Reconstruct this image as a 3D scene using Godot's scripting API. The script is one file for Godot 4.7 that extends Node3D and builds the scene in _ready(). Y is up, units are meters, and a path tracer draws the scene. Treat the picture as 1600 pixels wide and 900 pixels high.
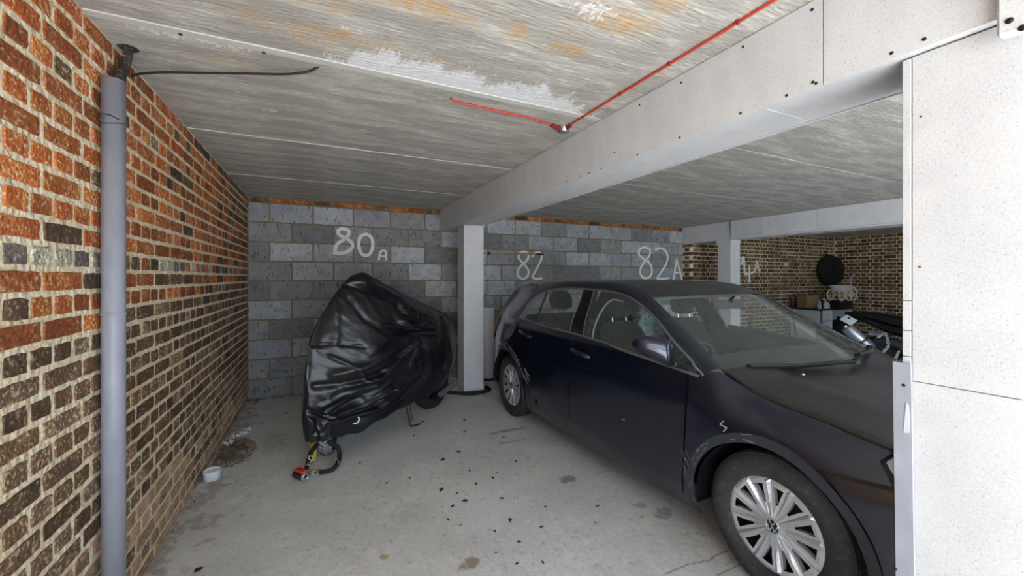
extends Node3D
# A shared parking garage under a building, seen from its open front.
# World: x runs right along the block wall, -z into the garage, y up, metres.

const LENS := 626.84          # focal length in pixels of a 1600 x 900 frame
const YAW := 0.4473           # the camera looks this far right of the side wall
const HORIZON := 433.68       # pixel row of the horizon
const EYE := Vector3(0, 1.385, 0)
const LEFT_X := -0.737
const BACK_Z := -5.38
const CEIL_Y := 2.311
const FRONT_Z := -0.22
const ADDED_EAVES_Z := 1.5        # unseen slab and side wall added past the piers, to shade them

var rng := RandomNumberGenerator.new()
var M := {}
var taken := {}

# ---------------------------------------------------------------- helpers
func pix(p: Vector3) -> Vector3:      # world -> pixel column, row, depth
	var v := p - EYE
	var d := v.x * sin(YAW) - v.z * cos(YAW)
	var r := v.x * cos(YAW) + v.z * sin(YAW)
	if d < 0.05:
		return Vector3(-9999, -9999, d)
	return Vector3(800.0 + LENS * r / d, HORIZON - LENS * v.y / d, d)

func ray(px: float, py: float) -> Vector3:
	var r := (px - 800.0) / LENS
	return Vector3(sin(YAW) + r * cos(YAW), (HORIZON - py) / LENS, -cos(YAW) + r * sin(YAW))

func on_y(px: float, py: float, y: float) -> Vector3:
	var v := ray(px, py)
	return EYE + v * ((y - EYE.y) / v.y)

func on_x(px: float, py: float, x: float) -> Vector3:
	var v := ray(px, py)
	return EYE + v * ((x - EYE.x) / v.x)

func on_z(px: float, py: float, z: float) -> Vector3:
	var v := ray(px, py)
	return EYE + v * ((z - EYE.z) / v.z)

func numbered(called: String) -> String:
	if not taken.has(called):
		taken[called] = 0
		return called
	taken[called] += 1
	return "%s_%03d" % [called, taken[called]]

func tag(o: Node, label: String, category: String, group := "") -> Node:
	if label: o.set_meta("label", label)
	if category: o.set_meta("category", category)
	if group: o.set_meta("group", group)
	return o

func thing(called: String, label: String, category: String, at := Vector3.ZERO, turn := 0.0, group := "") -> Node3D:
	var o := Node3D.new()
	o.name = numbered(called)
	add_child(o)
	o.position = at
	o.rotation.y = turn
	tag(o, label, category, group)
	return o

func struct(called: String, at := Vector3.ZERO, label := "") -> Node3D:
	var o := Node3D.new()
	o.name = numbered(called)
	add_child(o)
	o.position = at
	o.set_meta("kind", "structure")
	if label: o.set_meta("label", label)
	return o

func put(mesh: Mesh, called: String, m: Material, parent: Node, label := "") -> MeshInstance3D:
	var o := MeshInstance3D.new()
	o.mesh = mesh
	o.name = called if parent != self else numbered(called)
	if m: o.material_override = m
	parent.add_child(o, true)
	if label: o.set_meta("label", label)
	return o

func begin() -> SurfaceTool:
	var st := SurfaceTool.new()
	st.begin(Mesh.PRIMITIVE_TRIANGLES)
	st.set_smooth_group(-1)
	return st

func done(st: SurfaceTool) -> ArrayMesh:
	st.generate_normals()
	return st.commit()

func tri(st: SurfaceTool, a: Vector3, b: Vector3, c: Vector3) -> void:
	st.add_vertex(a); st.add_vertex(b); st.add_vertex(c)

func quad(st: SurfaceTool, a: Vector3, b: Vector3, c: Vector3, d: Vector3) -> void:
	tri(st, a, b, c); tri(st, a, c, d)

# a box with chamfered edges, centred at c, half sizes h
func add_box(st: SurfaceTool, c: Vector3, h: Vector3, bevel := 0.0, basis := Basis.IDENTITY) -> void:
	var b := minf(bevel, minf(h.x, minf(h.y, h.z)) * 0.45)
	if b <= 0.0:
		for f in 6:
			var ax := f / 2
			var sg := 1.0 if f % 2 else -1.0
			var n := Vector3.ZERO; n[ax] = sg
			var u := Vector3.ZERO; u[(ax + 1) % 3] = 1.0
			var v := n.cross(u)
			var o := n * h
			quad(st, c + basis * (o - u * h + v * h), c + basis * (o + u * h + v * h), c + basis * (o + u * h - v * h), c + basis * (o - u * h - v * h))
		return
	var i := h - Vector3(b, b, b)
	for f in 6:
		var ax := f / 2
		var sg := 1.0 if f % 2 else -1.0
		var n := Vector3.ZERO; n[ax] = sg
		var u := Vector3.ZERO; u[(ax + 1) % 3] = 1.0
		var v := n.cross(u)
		var o := n * h
		quad(st, c + basis * (o - u * i + v * i), c + basis * (o + u * i + v * i), c + basis * (o + u * i - v * i), c + basis * (o - u * i - v * i))
	for ax in 3:
		for s1 in [-1.0, 1.0]:
			for s2 in [-1.0, 1.0]:
				var a := Vector3.ZERO; a[ax] = i[ax]
				var p := Vector3.ZERO; p[(ax + 1) % 3] = s1 * h[(ax + 1) % 3]; p[(ax + 2) % 3] = s2 * i[(ax + 2) % 3]
				var q := Vector3.ZERO; q[(ax + 1) % 3] = s1 * i[(ax + 1) % 3]; q[(ax + 2) % 3] = s2 * h[(ax + 2) % 3]
				var p1 := c + basis * (p - a); var p2 := c + basis * (p + a)
				var q1 := c + basis * (q - a); var q2 := c + basis * (q + a)
				if s1 * s2 > 0: quad(st, p1, q1, q2, p2)
				else: quad(st, p1, p2, q2, q1)
	for sx in [-1.0, 1.0]:
		for sy in [-1.0, 1.0]:
			for sz in [-1.0, 1.0]:
				var p := c + basis * Vector3(sx * h.x, sy * i.y, sz * i.z)
				var q := c + basis * Vector3(sx * i.x, sy * h.y, sz * i.z)
				var r := c + basis * Vector3(sx * i.x, sy * i.y, sz * h.z)
				if sx * sy * sz > 0: tri(st, p, r, q)
				else: tri(st, p, q, r)

func box(c: Vector3, h: Vector3, bevel := 0.0, basis := Basis.IDENTITY) -> ArrayMesh:
	var st := begin()
	add_box(st, c, h, bevel, basis)
	return done(st)

func span(lo: Vector3, hi: Vector3, bevel := 0.0) -> ArrayMesh:
	return box((lo + hi) / 2, (hi - lo) / 2, bevel)

func smooth_path(p: Array, per := 6) -> Array:
	var out := []
	for k in p.size() - 1:
		var a: Vector3 = p[max(k - 1, 0)]; var b: Vector3 = p[k]; var c: Vector3 = p[k + 1]; var d: Vector3 = p[min(k + 2, p.size() - 1)]
		for s in per:
			out.append(b.cubic_interpolate(c, a, d, float(s) / per))
	out.append(p[-1])
	return out

# a round tube along a path; r a number or one radius for each point
func add_tube(st: SurfaceTool, p: Array, r, seg := 8, cap := true) -> void:
	var rings := []
	var prev := Vector3.ZERO
	for k in p.size():
		var t: Vector3 = (p[min(k + 1, p.size() - 1)] - p[max(k - 1, 0)]).normalized()
		var u: Vector3
		if k == 0 or (prev - t * prev.dot(t)).length() < 0.01:
			u = t.cross(Vector3.UP if absf(t.y) < 0.9 else Vector3.RIGHT).normalized()
		else:
			u = (prev - t * prev.dot(t)).normalized()
		prev = u
		var v := t.cross(u)
		var rr: float = r[k] if r is Array else r
		var ring := []
		for s in seg:
			var a := TAU * s / seg
			ring.append(p[k] + (u * cos(a) + v * sin(a)) * rr)
		rings.append(ring)
	st.set_smooth_group(1)
	for k in p.size() - 1:
		for s in seg:
			var n := (s + 1) % seg
			quad(st, rings[k][s], rings[k][n], rings[k + 1][n], rings[k + 1][s])
	st.set_smooth_group(-1)
	if cap:
		for s in range(1, seg - 1):
			tri(st, rings[0][0], rings[0][s + 1], rings[0][s])
			tri(st, rings[-1][0], rings[-1][s], rings[-1][s + 1])

func tube(p: Array, r, seg := 8, cap := true) -> ArrayMesh:
	var st := begin()
	add_tube(st, p, r, seg, cap)
	return done(st)

# a profile of Vector2(radius, along) turned about an axis
func add_lathe(st: SurfaceTool, prof: Array, seg: int, basis := Basis.IDENTITY, at := Vector3.ZERO, smooth := 1) -> void:
	st.set_smooth_group(smooth)
	for k in prof.size() - 1:
		for s in seg:
			var a := TAU * s / seg; var b := TAU * (s + 1) / seg
			var p: Vector2 = prof[k]; var q: Vector2 = prof[k + 1]
			var p1 := at + basis * Vector3(p.x * cos(a), p.y, p.x * sin(a)); var p2 := at + basis * Vector3(p.x * cos(b), p.y, p.x * sin(b))
			var q1 := at + basis * Vector3(q.x * cos(a), q.y, q.x * sin(a)); var q2 := at + basis * Vector3(q.x * cos(b), q.y, q.x * sin(b))
			if p.x > 1e-6: tri(st, p1, p2, q2)
			if q.x > 1e-6: tri(st, p1, q2, q1)
	st.set_smooth_group(-1)

func lathe(prof: Array, seg: int, basis := Basis.IDENTITY, at := Vector3.ZERO, smooth := 1) -> ArrayMesh:
	var st := begin()
	add_lathe(st, prof, seg, basis, at, smooth)
	return done(st)

# a flat outline given thickness: points in the plane (u, v) at origin o, thickness along n
func add_slab(st: SurfaceTool, poly: PackedVector2Array, o: Vector3, u: Vector3, v: Vector3, thick: float) -> void:
	var n := u.cross(v).normalized() * thick
	var idx := Geometry2D.triangulate_polygon(poly)
	var cw := Geometry2D.is_polygon_clockwise(poly)
	for k in range(0, idx.size(), 3):
		var a := poly[idx[k]]; var b := poly[idx[k + 1]]; var c := poly[idx[k + 2]]
		if (b - a).cross(c - a) > 0: var t := b; b = c; c = t
		var A := o + u * a.x + v * a.y; var B := o + u * b.x + v * b.y; var C := o + u * c.x + v * c.y
		tri(st, A + n, B + n, C + n)
		tri(st, A, C, B)
	for k in poly.size():
		var a := poly[k]; var b := poly[(k + 1) % poly.size()]
		var A := o + u * a.x + v * a.y; var B := o + u * b.x + v * b.y
		if cw: quad(st, A, A + n, B + n, B)
		else: quad(st, A, B, B + n, A + n)

func slab(poly: PackedVector2Array, o: Vector3, u: Vector3, v: Vector3, thick: float) -> ArrayMesh:
	var st := begin()
	add_slab(st, poly, o, u, v, thick)
	return done(st)

# a smooth grid surface from rows of points (both sides are drawn)
func add_grid(st: SurfaceTool, rows: Array, close := false, group := 1) -> void:
	st.set_smooth_group(group)
	for j in rows.size() - 1:
		var n: int = rows[j].size()
		for i in (n if close else n - 1):
			quad(st, rows[j][i], rows[j][(i + 1) % n], rows[j + 1][(i + 1) % n], rows[j + 1][i])
	st.set_smooth_group(-1)

func lerp_table(x: float, xs: Array, ys: Array) -> float:
	if x <= xs[0]: return ys[0]
	for k in range(1, xs.size()):
		if x <= xs[k]:
			return lerpf(ys[k - 1], ys[k], (x - xs[k - 1]) / (xs[k] - xs[k - 1]))
	return ys[-1]

func smooth_table(x: float, xs: Array, ys: Array) -> float:   # Catmull-Rom through a table
	var n := xs.size()
	if x <= xs[0]: return ys[0]
	for k in range(1, n):
		if x <= xs[k]:
			var t: float = (x - xs[k - 1]) / (xs[k] - xs[k - 1])
			return cubic_interpolate(ys[k - 1], ys[k], ys[max(k - 2, 0)], ys[min(k + 1, n - 1)], t)
	return ys[-1]

# ---------------------------------------------------------------- textures
func noise_bytes(size: int, freq: float, seed_: int, octaves := 4, kind := FastNoiseLite.TYPE_SIMPLEX_SMOOTH, warp := 0.0) -> PackedByteArray:
	var n := FastNoiseLite.new()
	n.seed = seed_
	n.noise_type = kind
	n.frequency = freq
	n.fractal_octaves = octaves
	if octaves < 2: n.fractal_type = FastNoiseLite.FRACTAL_NONE
	if warp > 0.0:
		n.domain_warp_enabled = true
		n.domain_warp_amplitude = warp
	return n.get_seamless_image(size, size).get_data()

func texture_of(size: int, data: PackedByteArray, format := Image.FORMAT_RGB8) -> ImageTexture:
	return ImageTexture.create_from_image(Image.create_from_data(size, size, false, format, data))

# base colours a..b by a coarse noise, light flecks and dark specks by finer ones
func speckle(size: int, a: Color, b: Color, fleck: Color, speck: Color, fleck_at: float, speck_at: float, seed_: int, fine := 0.06) -> ImageTexture:
	var n1 := noise_bytes(size, 0.012, seed_, 5)
	var n2 := noise_bytes(size, fine, seed_ + 1, 4, FastNoiseLite.TYPE_SIMPLEX, 12.0)
	var n3 := noise_bytes(size, fine * 1.4, seed_ + 2, 3)
	var n4 := noise_bytes(size, 0.3, seed_ + 3, 2)
	var out := PackedByteArray()
	out.resize(size * size * 3)
	for i in size * size:
		var c := a.lerp(b, clampf((n1[i] / 255.0 - 0.5) * 1.8 + 0.5, 0, 1))
		var f := clampf((n2[i] / 255.0 + (n1[i] / 255.0 - 0.5) * 0.35 - fleck_at) * 9.0, 0, 1)
		c = c.lerp(fleck, f * 0.85)
		var s := clampf((speck_at - n3[i] / 255.0) * 8.0, 0, 1)
		c = c.lerp(speck, s * 0.8)
		var g := 0.95 + 0.1 * n4[i] / 255.0
		out[i * 3] = int(clampf(c.r * g, 0, 1) * 255)
		out[i * 3 + 1] = int(clampf(c.g * g, 0, 1) * 255)
		out[i * 3 + 2] = int(clampf(c.b * g, 0, 1) * 255)
	return texture_of(size, out)

func gray_noise(size: int, freq: float, seed_: int, octaves := 4, lo := 0.0, hi := 1.0) -> ImageTexture:
	var n := noise_bytes(size, freq, seed_, octaves)
	for i in n.size():
		n[i] = int(lerpf(lo, hi, n[i] / 255.0) * 255)
	return texture_of(size, n, Image.FORMAT_L8)

func mat(called: String, c: Color, rough := 0.8, metal := 0.0) -> StandardMaterial3D:
	var m := StandardMaterial3D.new()
	m.resource_name = called
	m.albedo_color = c
	m.roughness = rough
	m.metallic = metal
	return m

func triplanar(m: StandardMaterial3D, t: Texture2D, scale: Vector3, bump: Texture2D = null, relief := 0.3) -> StandardMaterial3D:
	m.albedo_texture = t
	m.uv1_triplanar = true
	m.uv1_world_triplanar = true
	m.uv1_scale = scale
	if bump:
		m.heightmap_enabled = true
		m.heightmap_texture = bump
		m.heightmap_scale = relief
	return m

func rgb(r: int, g: int, b: int) -> Color:
	return Color(r / 255.0, g / 255.0, b / 255.0)

# ---------------------------------------------------------------- materials
func make_materials() -> void:
	var bump := gray_noise(256, 0.09, 5, 5)
	var fine := gray_noise(256, 0.2, 9, 3)
	M.bump = bump
	var orange := speckle(256, rgb(164, 86, 36), rgb(194, 112, 50), rgb(226, 206, 172), rgb(92, 54, 30), 0.66, 0.26, 11, 0.09)
	var brown := speckle(256, rgb(94, 72, 50), rgb(122, 94, 66), rgb(210, 196, 170), rgb(56, 42, 32), 0.70, 0.26, 21, 0.09)
	var worn := speckle(256, rgb(112, 90, 68), rgb(142, 114, 84), rgb(216, 204, 180), rgb(68, 54, 42), 0.58, 0.26, 31, 0.09)
	var pale := speckle(256, rgb(176, 144, 114), rgb(200, 170, 138), rgb(222, 208, 184), rgb(140, 112, 88), 0.62, 0.28, 41, 0.09)
	var gray := speckle(256, rgb(128, 118, 110), rgb(174, 168, 162), rgb(226, 220, 210), rgb(72, 62, 56), 0.60, 0.34, 51, 0.09)
	var cream := speckle(256, rgb(222, 206, 174), rgb(234, 221, 192), rgb(243, 235, 214), rgb(184, 164, 132), 0.68, 0.27, 61, 0.12)
	var kinds := {"orange": [orange, 5, 0.78, 1.06], "brown": [brown, 5, 0.74, 1.06], "worn": [worn, 4, 0.8, 1.02], "pale": [pale, 4, 0.82, 1.0], "gray": [gray, 3, 0.55, 1.05]}
	for k in kinds:
		M[k] = []
		for i in kinds[k][1]:
			var f := lerpf(kinds[k][2], kinds[k][3], float(i) / (kinds[k][1] - 1))
			var c := Color(f, f * (0.96 + 0.02 * (i % 3)), f * (0.94 + 0.05 * (i % 2)))
			var m := triplanar(mat(k + "_brick", c, 0.92), kinds[k][0], Vector3(1.7 + 0.2 * i, 1.6 + 0.15 * i, 1.5 + 0.23 * i), bump, 0.5)
			m.uv1_offset = Vector3(0.37 * i, 0.21 * i, 0.53 * i)
			M[k].append(m)
	M.mortar = triplanar(mat("lime_mortar", Color(1, 1, 1), 0.95), cream, Vector3(1.3, 1.3, 1.3), bump, 0.8)
	M.mortar_gray = triplanar(mat("gray_mortar", Color(0.58, 0.56, 0.51), 0.95), cream, Vector3(1.3, 1.3, 1.3), bump, 0.8)
	var block := block_texture(320)
	M.block = []
	for i in 7:
		var f: float = [0.84, 0.98, 1.08, 0.90, 1.03, 0.77, 0.94][i]
		var m := triplanar(mat("concrete_block", Color(f, f, f * [1.0, 1.02, 1.02, 0.98, 1.0, 1.0, 1.02][i]), 0.95), block, Vector3(1.1 + 0.17 * i, 1.3 + 0.1 * i, 1.1), fine, 0.5)
		m.uv1_offset = Vector3(0.31 * i, 0.17 * i, 0)
		M.block.append(m)
	# board-marked concrete: grain along x
	var board := speckle(256, rgb(160, 156, 149), rgb(184, 180, 172), rgb(204, 201, 194), rgb(136, 129, 118), 0.70, 0.25, 71, 0.05)
	M.ceiling = triplanar(mat("board_marked_concrete", Color(1, 1, 1), 0.9), board, Vector3(0.42, 1.0, 2.6), bump, 0.25)
	M.ridge = mat("joint_ridge_concrete", rgb(194, 192, 186), 0.9)
	var slab_tex := speckle(256, rgb(208, 206, 201), rgb(219, 217, 212), rgb(226, 224, 219), rgb(186, 182, 176), 0.72, 0.24, 81, 0.07)
	M.floor = triplanar(mat("trowelled_concrete", Color(1, 1, 1), 0.82), slab_tex, Vector3(0.55, 1, 0.55), fine, 0.12)
	var ply := speckle(256, rgb(203, 203, 206), rgb(209, 209, 211), rgb(215, 215, 216), rgb(148, 146, 144), 0.84, 0.20, 91, 0.2)
	M.white_board = triplanar(mat("white_painted_board", Color(1, 1, 1), 0.72), ply, Vector3(1.9, 1.5, 1.9))
	M.white_paint = mat("white_wall_paint", rgb(240, 240, 238), 0.85)
	M.screw = mat("dark_screw", rgb(38, 36, 34), 0.5, 0.6)
	M.zinc = triplanar(mat("galvanised_steel", Color(0.72, 0.74, 0.79), 0.45, 0.25), gray_noise(256, 0.02, 101, 3, 0.9, 1.0), Vector3(2, 1, 2))
	M.grey_pvc = triplanar(mat("grey_plastic_pipe", Color(0.60, 0.61, 0.66), 0.42), gray_noise(256, 0.03, 111, 4, 0.86, 1.0), Vector3(2, 0.8, 2))
	M.white_pvc = mat("white_plastic", rgb(228, 230, 234), 0.4)
	M.black_rubber = mat("black_rubber", rgb(30, 30, 31), 0.7)
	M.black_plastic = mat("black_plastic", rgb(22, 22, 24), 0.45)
	M.red_cable = mat("red_cable_sheath", rgb(196, 62, 44), 0.5)
	M.dark_red = mat("dark_red_gland", rgb(120, 28, 26), 0.5)
	M.chrome = mat("chrome", rgb(214, 216, 220), 0.16, 1.0)
	M.steel = mat("brushed_steel", rgb(176, 178, 182), 0.35, 0.9)

func block_texture(size: int) -> ImageTexture:
	var n1 := noise_bytes(size, 0.01, 201, 4)
	var n2 := noise_bytes(size, 0.09, 202, 4)
	var n3 := noise_bytes(size, 0.30, 203, 2)
	var n4 := noise_bytes(size, 0.02, 204, 3)
	var out := PackedByteArray()
	out.resize(size * size * 3)
	for i in size * size:
		var y := i / size
		var x := i % size
		var c := rgb(152, 154, 157).lerp(rgb(180, 182, 184), n1[i] / 255.0)
		var tall := n2[(y / 5 % size) * size + x] / 255.0     # pits run down the face
		var dark := clampf((tall - 0.66) * 9.0, 0, 1) * clampf((n4[i] / 255.0 - 0.52) * 7.0, 0, 1)
		c = c.lerp(rgb(46, 48, 52), dark * 0.8)
		c = c.lerp(rgb(184, 186, 188), clampf((n2[i] / 255.0 - 0.70) * 7.0, 0, 1) * 0.5)
		var g := 0.9 + 0.2 * n3[i] / 255.0
		out[i * 3] = int(clampf(c.r * g, 0, 1) * 255)
		out[i * 3 + 1] = int(clampf(c.g * g, 0, 1) * 255)
		out[i * 3 + 2] = int(clampf(c.b * g, 0, 1) * 255)
	return texture_of(size, out)

# ---------------------------------------------------------------- masonry
# one brick or block: face at z = 0 looking to +z, uneven arrises, body behind
func unit_mesh(w: float, h: float, deep: float, rough: float, seed_: int, per := 4) -> ArrayMesh:
	rng.seed = seed_
	var rim := []
	for s in 4:
		for k in per:
			var t := float(k) / per
			var c := Vector2.ZERO
			match s:
				0: c = Vector2(lerpf(-1, 1, t), -1)
				1: c = Vector2(1, lerpf(-1, 1, t))
				2: c = Vector2(lerpf(1, -1, t), 1)
				3: c = Vector2(-1, lerpf(1, -1, t))
			rim.append(Vector2(c.x * w / 2 - signf(c.x) * rng.randf() * rough * (1.6 if k == 0 else 1.0), c.y * h / 2 - signf(c.y) * rng.randf() * rough * (1.6 if k == 0 else 1.0)))
	var st := begin()
	var n := rim.size()
	var chamfer := 0.0025
	for i in n:
		var a: Vector2 = rim[i]; var b: Vector2 = rim[(i + 1) % n]
		var ai := a * Vector2(1 - 2 * chamfer / w, 1 - 2 * chamfer / h); var bi := b * Vector2(1 - 2 * chamfer / w, 1 - 2 * chamfer / h)
		tri(st, Vector3(0, 0, 0), Vector3(bi.x, bi.y, 0), Vector3(ai.x, ai.y, 0))
		quad(st, Vector3(ai.x, ai.y, 0), Vector3(bi.x, bi.y, 0), Vector3(b.x, b.y, -chamfer), Vector3(a.x, a.y, -chamfer))
		quad(st, Vector3(a.x, a.y, -chamfer), Vector3(b.x, b.y, -chamfer), Vector3(b.x, b.y, -deep), Vector3(a.x, a.y, -deep))
	return done(st)

# units: [position, mesh, material, width, height]; the 300 that show largest become parts, the rest one part
func lay(parent: Node3D, units: Array, basis: Basis, called: String, rest: String, rest_label: String) -> void:
	var shown := []
	for k in units.size():
		var p: Vector3 = units[k][0]
		var q := pix(p)
		var big := 0.0
		if q.z > 0.2 and q.x > -60 and q.x < 1660 and q.y > -60 and q.y < 960:
			var side := basis * Vector3(units[k][3] / 2, 0, 0)
			big = absf(pix(p + side).x - pix(p - side).x) * units[k][4] / q.z
		shown.append([big, k])
	shown.sort_custom(func(a, b): return a[0] > b[0] if a[0] != b[0] else a[1] < b[1])
	var by := {}
	for r in shown.size():
		var u: Array = units[shown[r][1]]
		if r < 300 and shown[r][0] > 0.0:
			var o := put(u[1], called, u[2], parent)
			o.transform = Transform3D(basis, u[0])
		else:
			if not by.has(u[2]): by[u[2]] = []
			by[u[2]].append(u)
	if by.is_empty(): return
	var am := ArrayMesh.new()
	for m in by:
		var st := SurfaceTool.new()
		st.begin(Mesh.PRIMITIVE_TRIANGLES)
		for u in by[m]:
			st.append_from(u[1], 0, Transform3D(basis, u[0]))
		st.set_material(m)
		st.commit(am)
	var o := put(am, rest, null, parent, rest_label)
	o.set_meta("kind", "stuff")

# English bond: courses counted from the ceiling, even ones stretchers, odd ones headers
func brick_units(o: Vector3, along: Vector3, out_: Vector3, from: float, to: float, top: float, phase: float, pick: Callable, seed_: int, joint := 0.0125) -> Array:
	var stretch := []; var head := []
	for k in 7:
		stretch.append(unit_mesh(0.2235 - joint, 0.075 - joint, 0.05, joint * 0.4, seed_ + k, 6))
		head.append(unit_mesh(0.112 - joint, 0.075 - joint, 0.05, joint * 0.4, seed_ + 50 + k, 4))
	rng.seed = seed_ + 99
	var units := []
	var course := 0
	var y := top - 0.0375
	while y > 0.0:
		var step := 0.225 if course % 2 == 0 else 0.1125
		var s := phase + (0.0 if course % 2 == 0 else 0.056) + step / 2
		s += ceil((from - s) / step) * step
		while s < to:
			var v := rng.randi() % 7
			var p := o + along * s + Vector3.UP * (y + rng.randf_range(-0.0015, 0.0015)) + out_ * rng.randf_range(-0.002, 0.0025)
			units.append([p, (stretch if course % 2 == 0 else head)[v], pick.call(course, s, y), step, 0.064])
			s += step
		course += 1
		y -= 0.075
	return units

func any(list: Array) -> Material:
	return list[rng.randi() % list.size()]

func left_brick(course: int, s: float, y: float) -> Material:
	# s is the distance into the garage
	var r := rng.randf()
	var edge := 0.40 - 0.055 * (s - 1.9)
	if y < edge + rng.randf_range(-0.03, 0.03): return any(M.pale) if r < 0.85 else any(M.worn)
	if course == 11: return any(M.gray) if r < 0.45 else (any(M.brown) if r < 0.75 else any(M.orange))
	if course == 12: return any(M.orange) if r < 0.55 else any(M.brown)
	var swap := 1.18 + 0.06 * clampf(s - 1.5, 0, 4)
	if y > swap:
		if s > 4.0: return any(M.orange) if r < 0.55 else any(M.brown)
		return any(M.orange) if r < 0.93 else any(M.brown)
	if y < 0.62: return any(M.worn) if r < 0.7 else any(M.brown)
	return any(M.brown) if r < 0.8 else any(M.worn)

func far_brick(course: int, s: float, y: float) -> Material:
	var r := rng.randf()
	if y > 1.75: return any(M.worn) if r < 0.35 else any(M.brown)
	return any(M.brown) if r < 0.88 else any(M.worn)

# ---------------------------------------------------------------- the room
func make_room() -> void:
	# floor and the yard in front of it
	var fl := struct("floor", Vector3.ZERO, "trowelled grey concrete garage floor with dust, stains and cracks")
	var st := begin()
	var cells := 24
	for i in cells:
		for j in cells:
			var c := []
			for q in [[0, 0], [1, 0], [1, 1], [0, 1]]:
				c.append(Vector3(lerpf(-0.8, 3.6, float(i + q[0]) / cells), 0, lerpf(-5.4, FRONT_Z, float(j + q[1]) / cells)))
			for k in [0, 1, 2, 0, 2, 3]:
				st.set_uv2(Vector2((c[k].x + 0.8) / 4.4, (c[k].z + 5.4) / 5.4))
				st.add_vertex(c[k])
	st.generate_normals()
	var marked: StandardMaterial3D = M.floor.duplicate()
	marked.detail_enabled = true
	marked.detail_uv_layer = BaseMaterial3D.DETAIL_UV_2
	marked.detail_albedo = floor_marks()
	marked.detail_mask = texture_of(4, PackedByteArray([255, 255, 255, 255, 255, 255, 255, 255, 255, 255, 255, 255, 255, 255, 255, 255]), Image.FORMAT_L8)
	put(st.commit(), "slab_top", marked, fl)
	put(span(Vector3(3.6, -0.01, -5.4), Vector3(11.5, 0, FRONT_Z)), "slab_top", M.floor, fl)
	put(span(Vector3(-0.9, -0.25, -5.6), Vector3(11.5, -0.012, FRONT_Z)), "slab", M.floor, fl)
	var yard := struct("floor_yard", Vector3.ZERO, "pale concrete yard in front of the garage")
	put(span(Vector3(-14, -0.25, FRONT_Z), Vector3(22, -0.004, 16)), "paving", M.yard, yard)

	# ceiling
	var ce := struct("ceiling", Vector3.ZERO, "board-marked concrete ceiling with ochre stains and white bloom")
	st = begin()
	for i in cells:
		for j in cells:
			var c := []
			for q in [[0, 0], [0, 1], [1, 1], [1, 0]]:
				var x := lerpf(-0.8, 1.6, float(i + q[0]) / cells)
				var z := lerpf(-5.4, 0.0, float(j + q[1]) / cells)
				c.append(Vector3(x, CEIL_Y, z))
			for k in [0, 1, 2, 0, 2, 3]:
				st.set_uv2(Vector2((c[k].x + 0.8) / 2.4, (c[k].z + 5.4) / 5.4))
				st.add_vertex(c[k])
	st.generate_normals()
	var stained: StandardMaterial3D = M.ceiling.duplicate()
	stained.detail_enabled = true
	stained.detail_uv_layer = BaseMaterial3D.DETAIL_UV_2
	stained.detail_albedo = ceiling_stains()
	stained.detail_mask = marked.detail_mask
	put(st.commit(), "stained_soffit", stained, ce)
	put(span(Vector3(-0.9, CEIL_Y + 0.002, -5.6), Vector3(1.6, CEIL_Y + 0.28, ADDED_EAVES_Z)), "slab", M.ceiling, ce)  # front overhang is added out of view, to cut light on the pier
	put(span(Vector3(1.6, CEIL_Y, -5.6), Vector3(11.5, CEIL_Y + 0.28, ADDED_EAVES_Z)), "slab", M.ceiling, ce)
	for z in [-0.7, -1.9, -3.1, -4.3]:
		var w := 0.022 if z == -1.9 else 0.007
		put(span(Vector3(LEFT_X, CEIL_Y - 0.004, z - w), Vector3(1.48, CEIL_Y + 0.01, z + w), 0.002), "joint_ridge", M.ridge, ce)
		put(span(Vector3(1.8, CEIL_Y - 0.003, z - 0.006), Vector3(6.1, CEIL_Y + 0.01, z + 0.006), 0.002), "joint_ridge", M.ceiling, ce)
	for p in [[282, 51], [412, 80]]:  # black discs painted in for the shade inside small holes
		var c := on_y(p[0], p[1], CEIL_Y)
		put(lathe([Vector2(0, -0.009), Vector2(0.006, -0.009), Vector2(0.007, 0.004)], 8, Basis.IDENTITY, c), "dark_hole_disc", M.black_plastic, ce)

	# left wall: English bond in lime mortar
	var wl := struct("wall_left", Vector3.ZERO, "old orange and brown brick wall with pale mortar joints")
	put(span(Vector3(LEFT_X - 0.3, 0, -5.6), Vector3(LEFT_X - 0.003, CEIL_Y, ADDED_EAVES_Z)), "mortar_core", M.mortar, wl)  # front stretch added unseen, to keep side light off the pier
	var bl := Basis(Vector3(0, 0, -1), Vector3.UP, Vector3(1, 0, 0))
	lay(wl, brick_units(Vector3(LEFT_X, 0, 0), Vector3(0, 0, -1), Vector3(1, 0, 0), -0.98, 5.38, CEIL_Y, 1.666, left_brick, 300), bl, "brick", "farther_bricks", "smaller bricks farther along the wall")

	# back wall: concrete blocks under one course of bricks
	var wb := struct("wall_back", Vector3.ZERO, "grey concrete block wall with a top course of brick")
	put(span(Vector3(LEFT_X, 0, BACK_Z - 0.3), Vector3(6.3, CEIL_Y, BACK_Z - 0.005)), "mortar_core", M.mortar_gray, wb)
	var whole := []; var part := []
	for k in 5:
		whole.append(unit_mesh(0.436, 0.211, 0.05, 0.004, 500 + k, 6))
	var units := []
	rng.seed = 77
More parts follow.
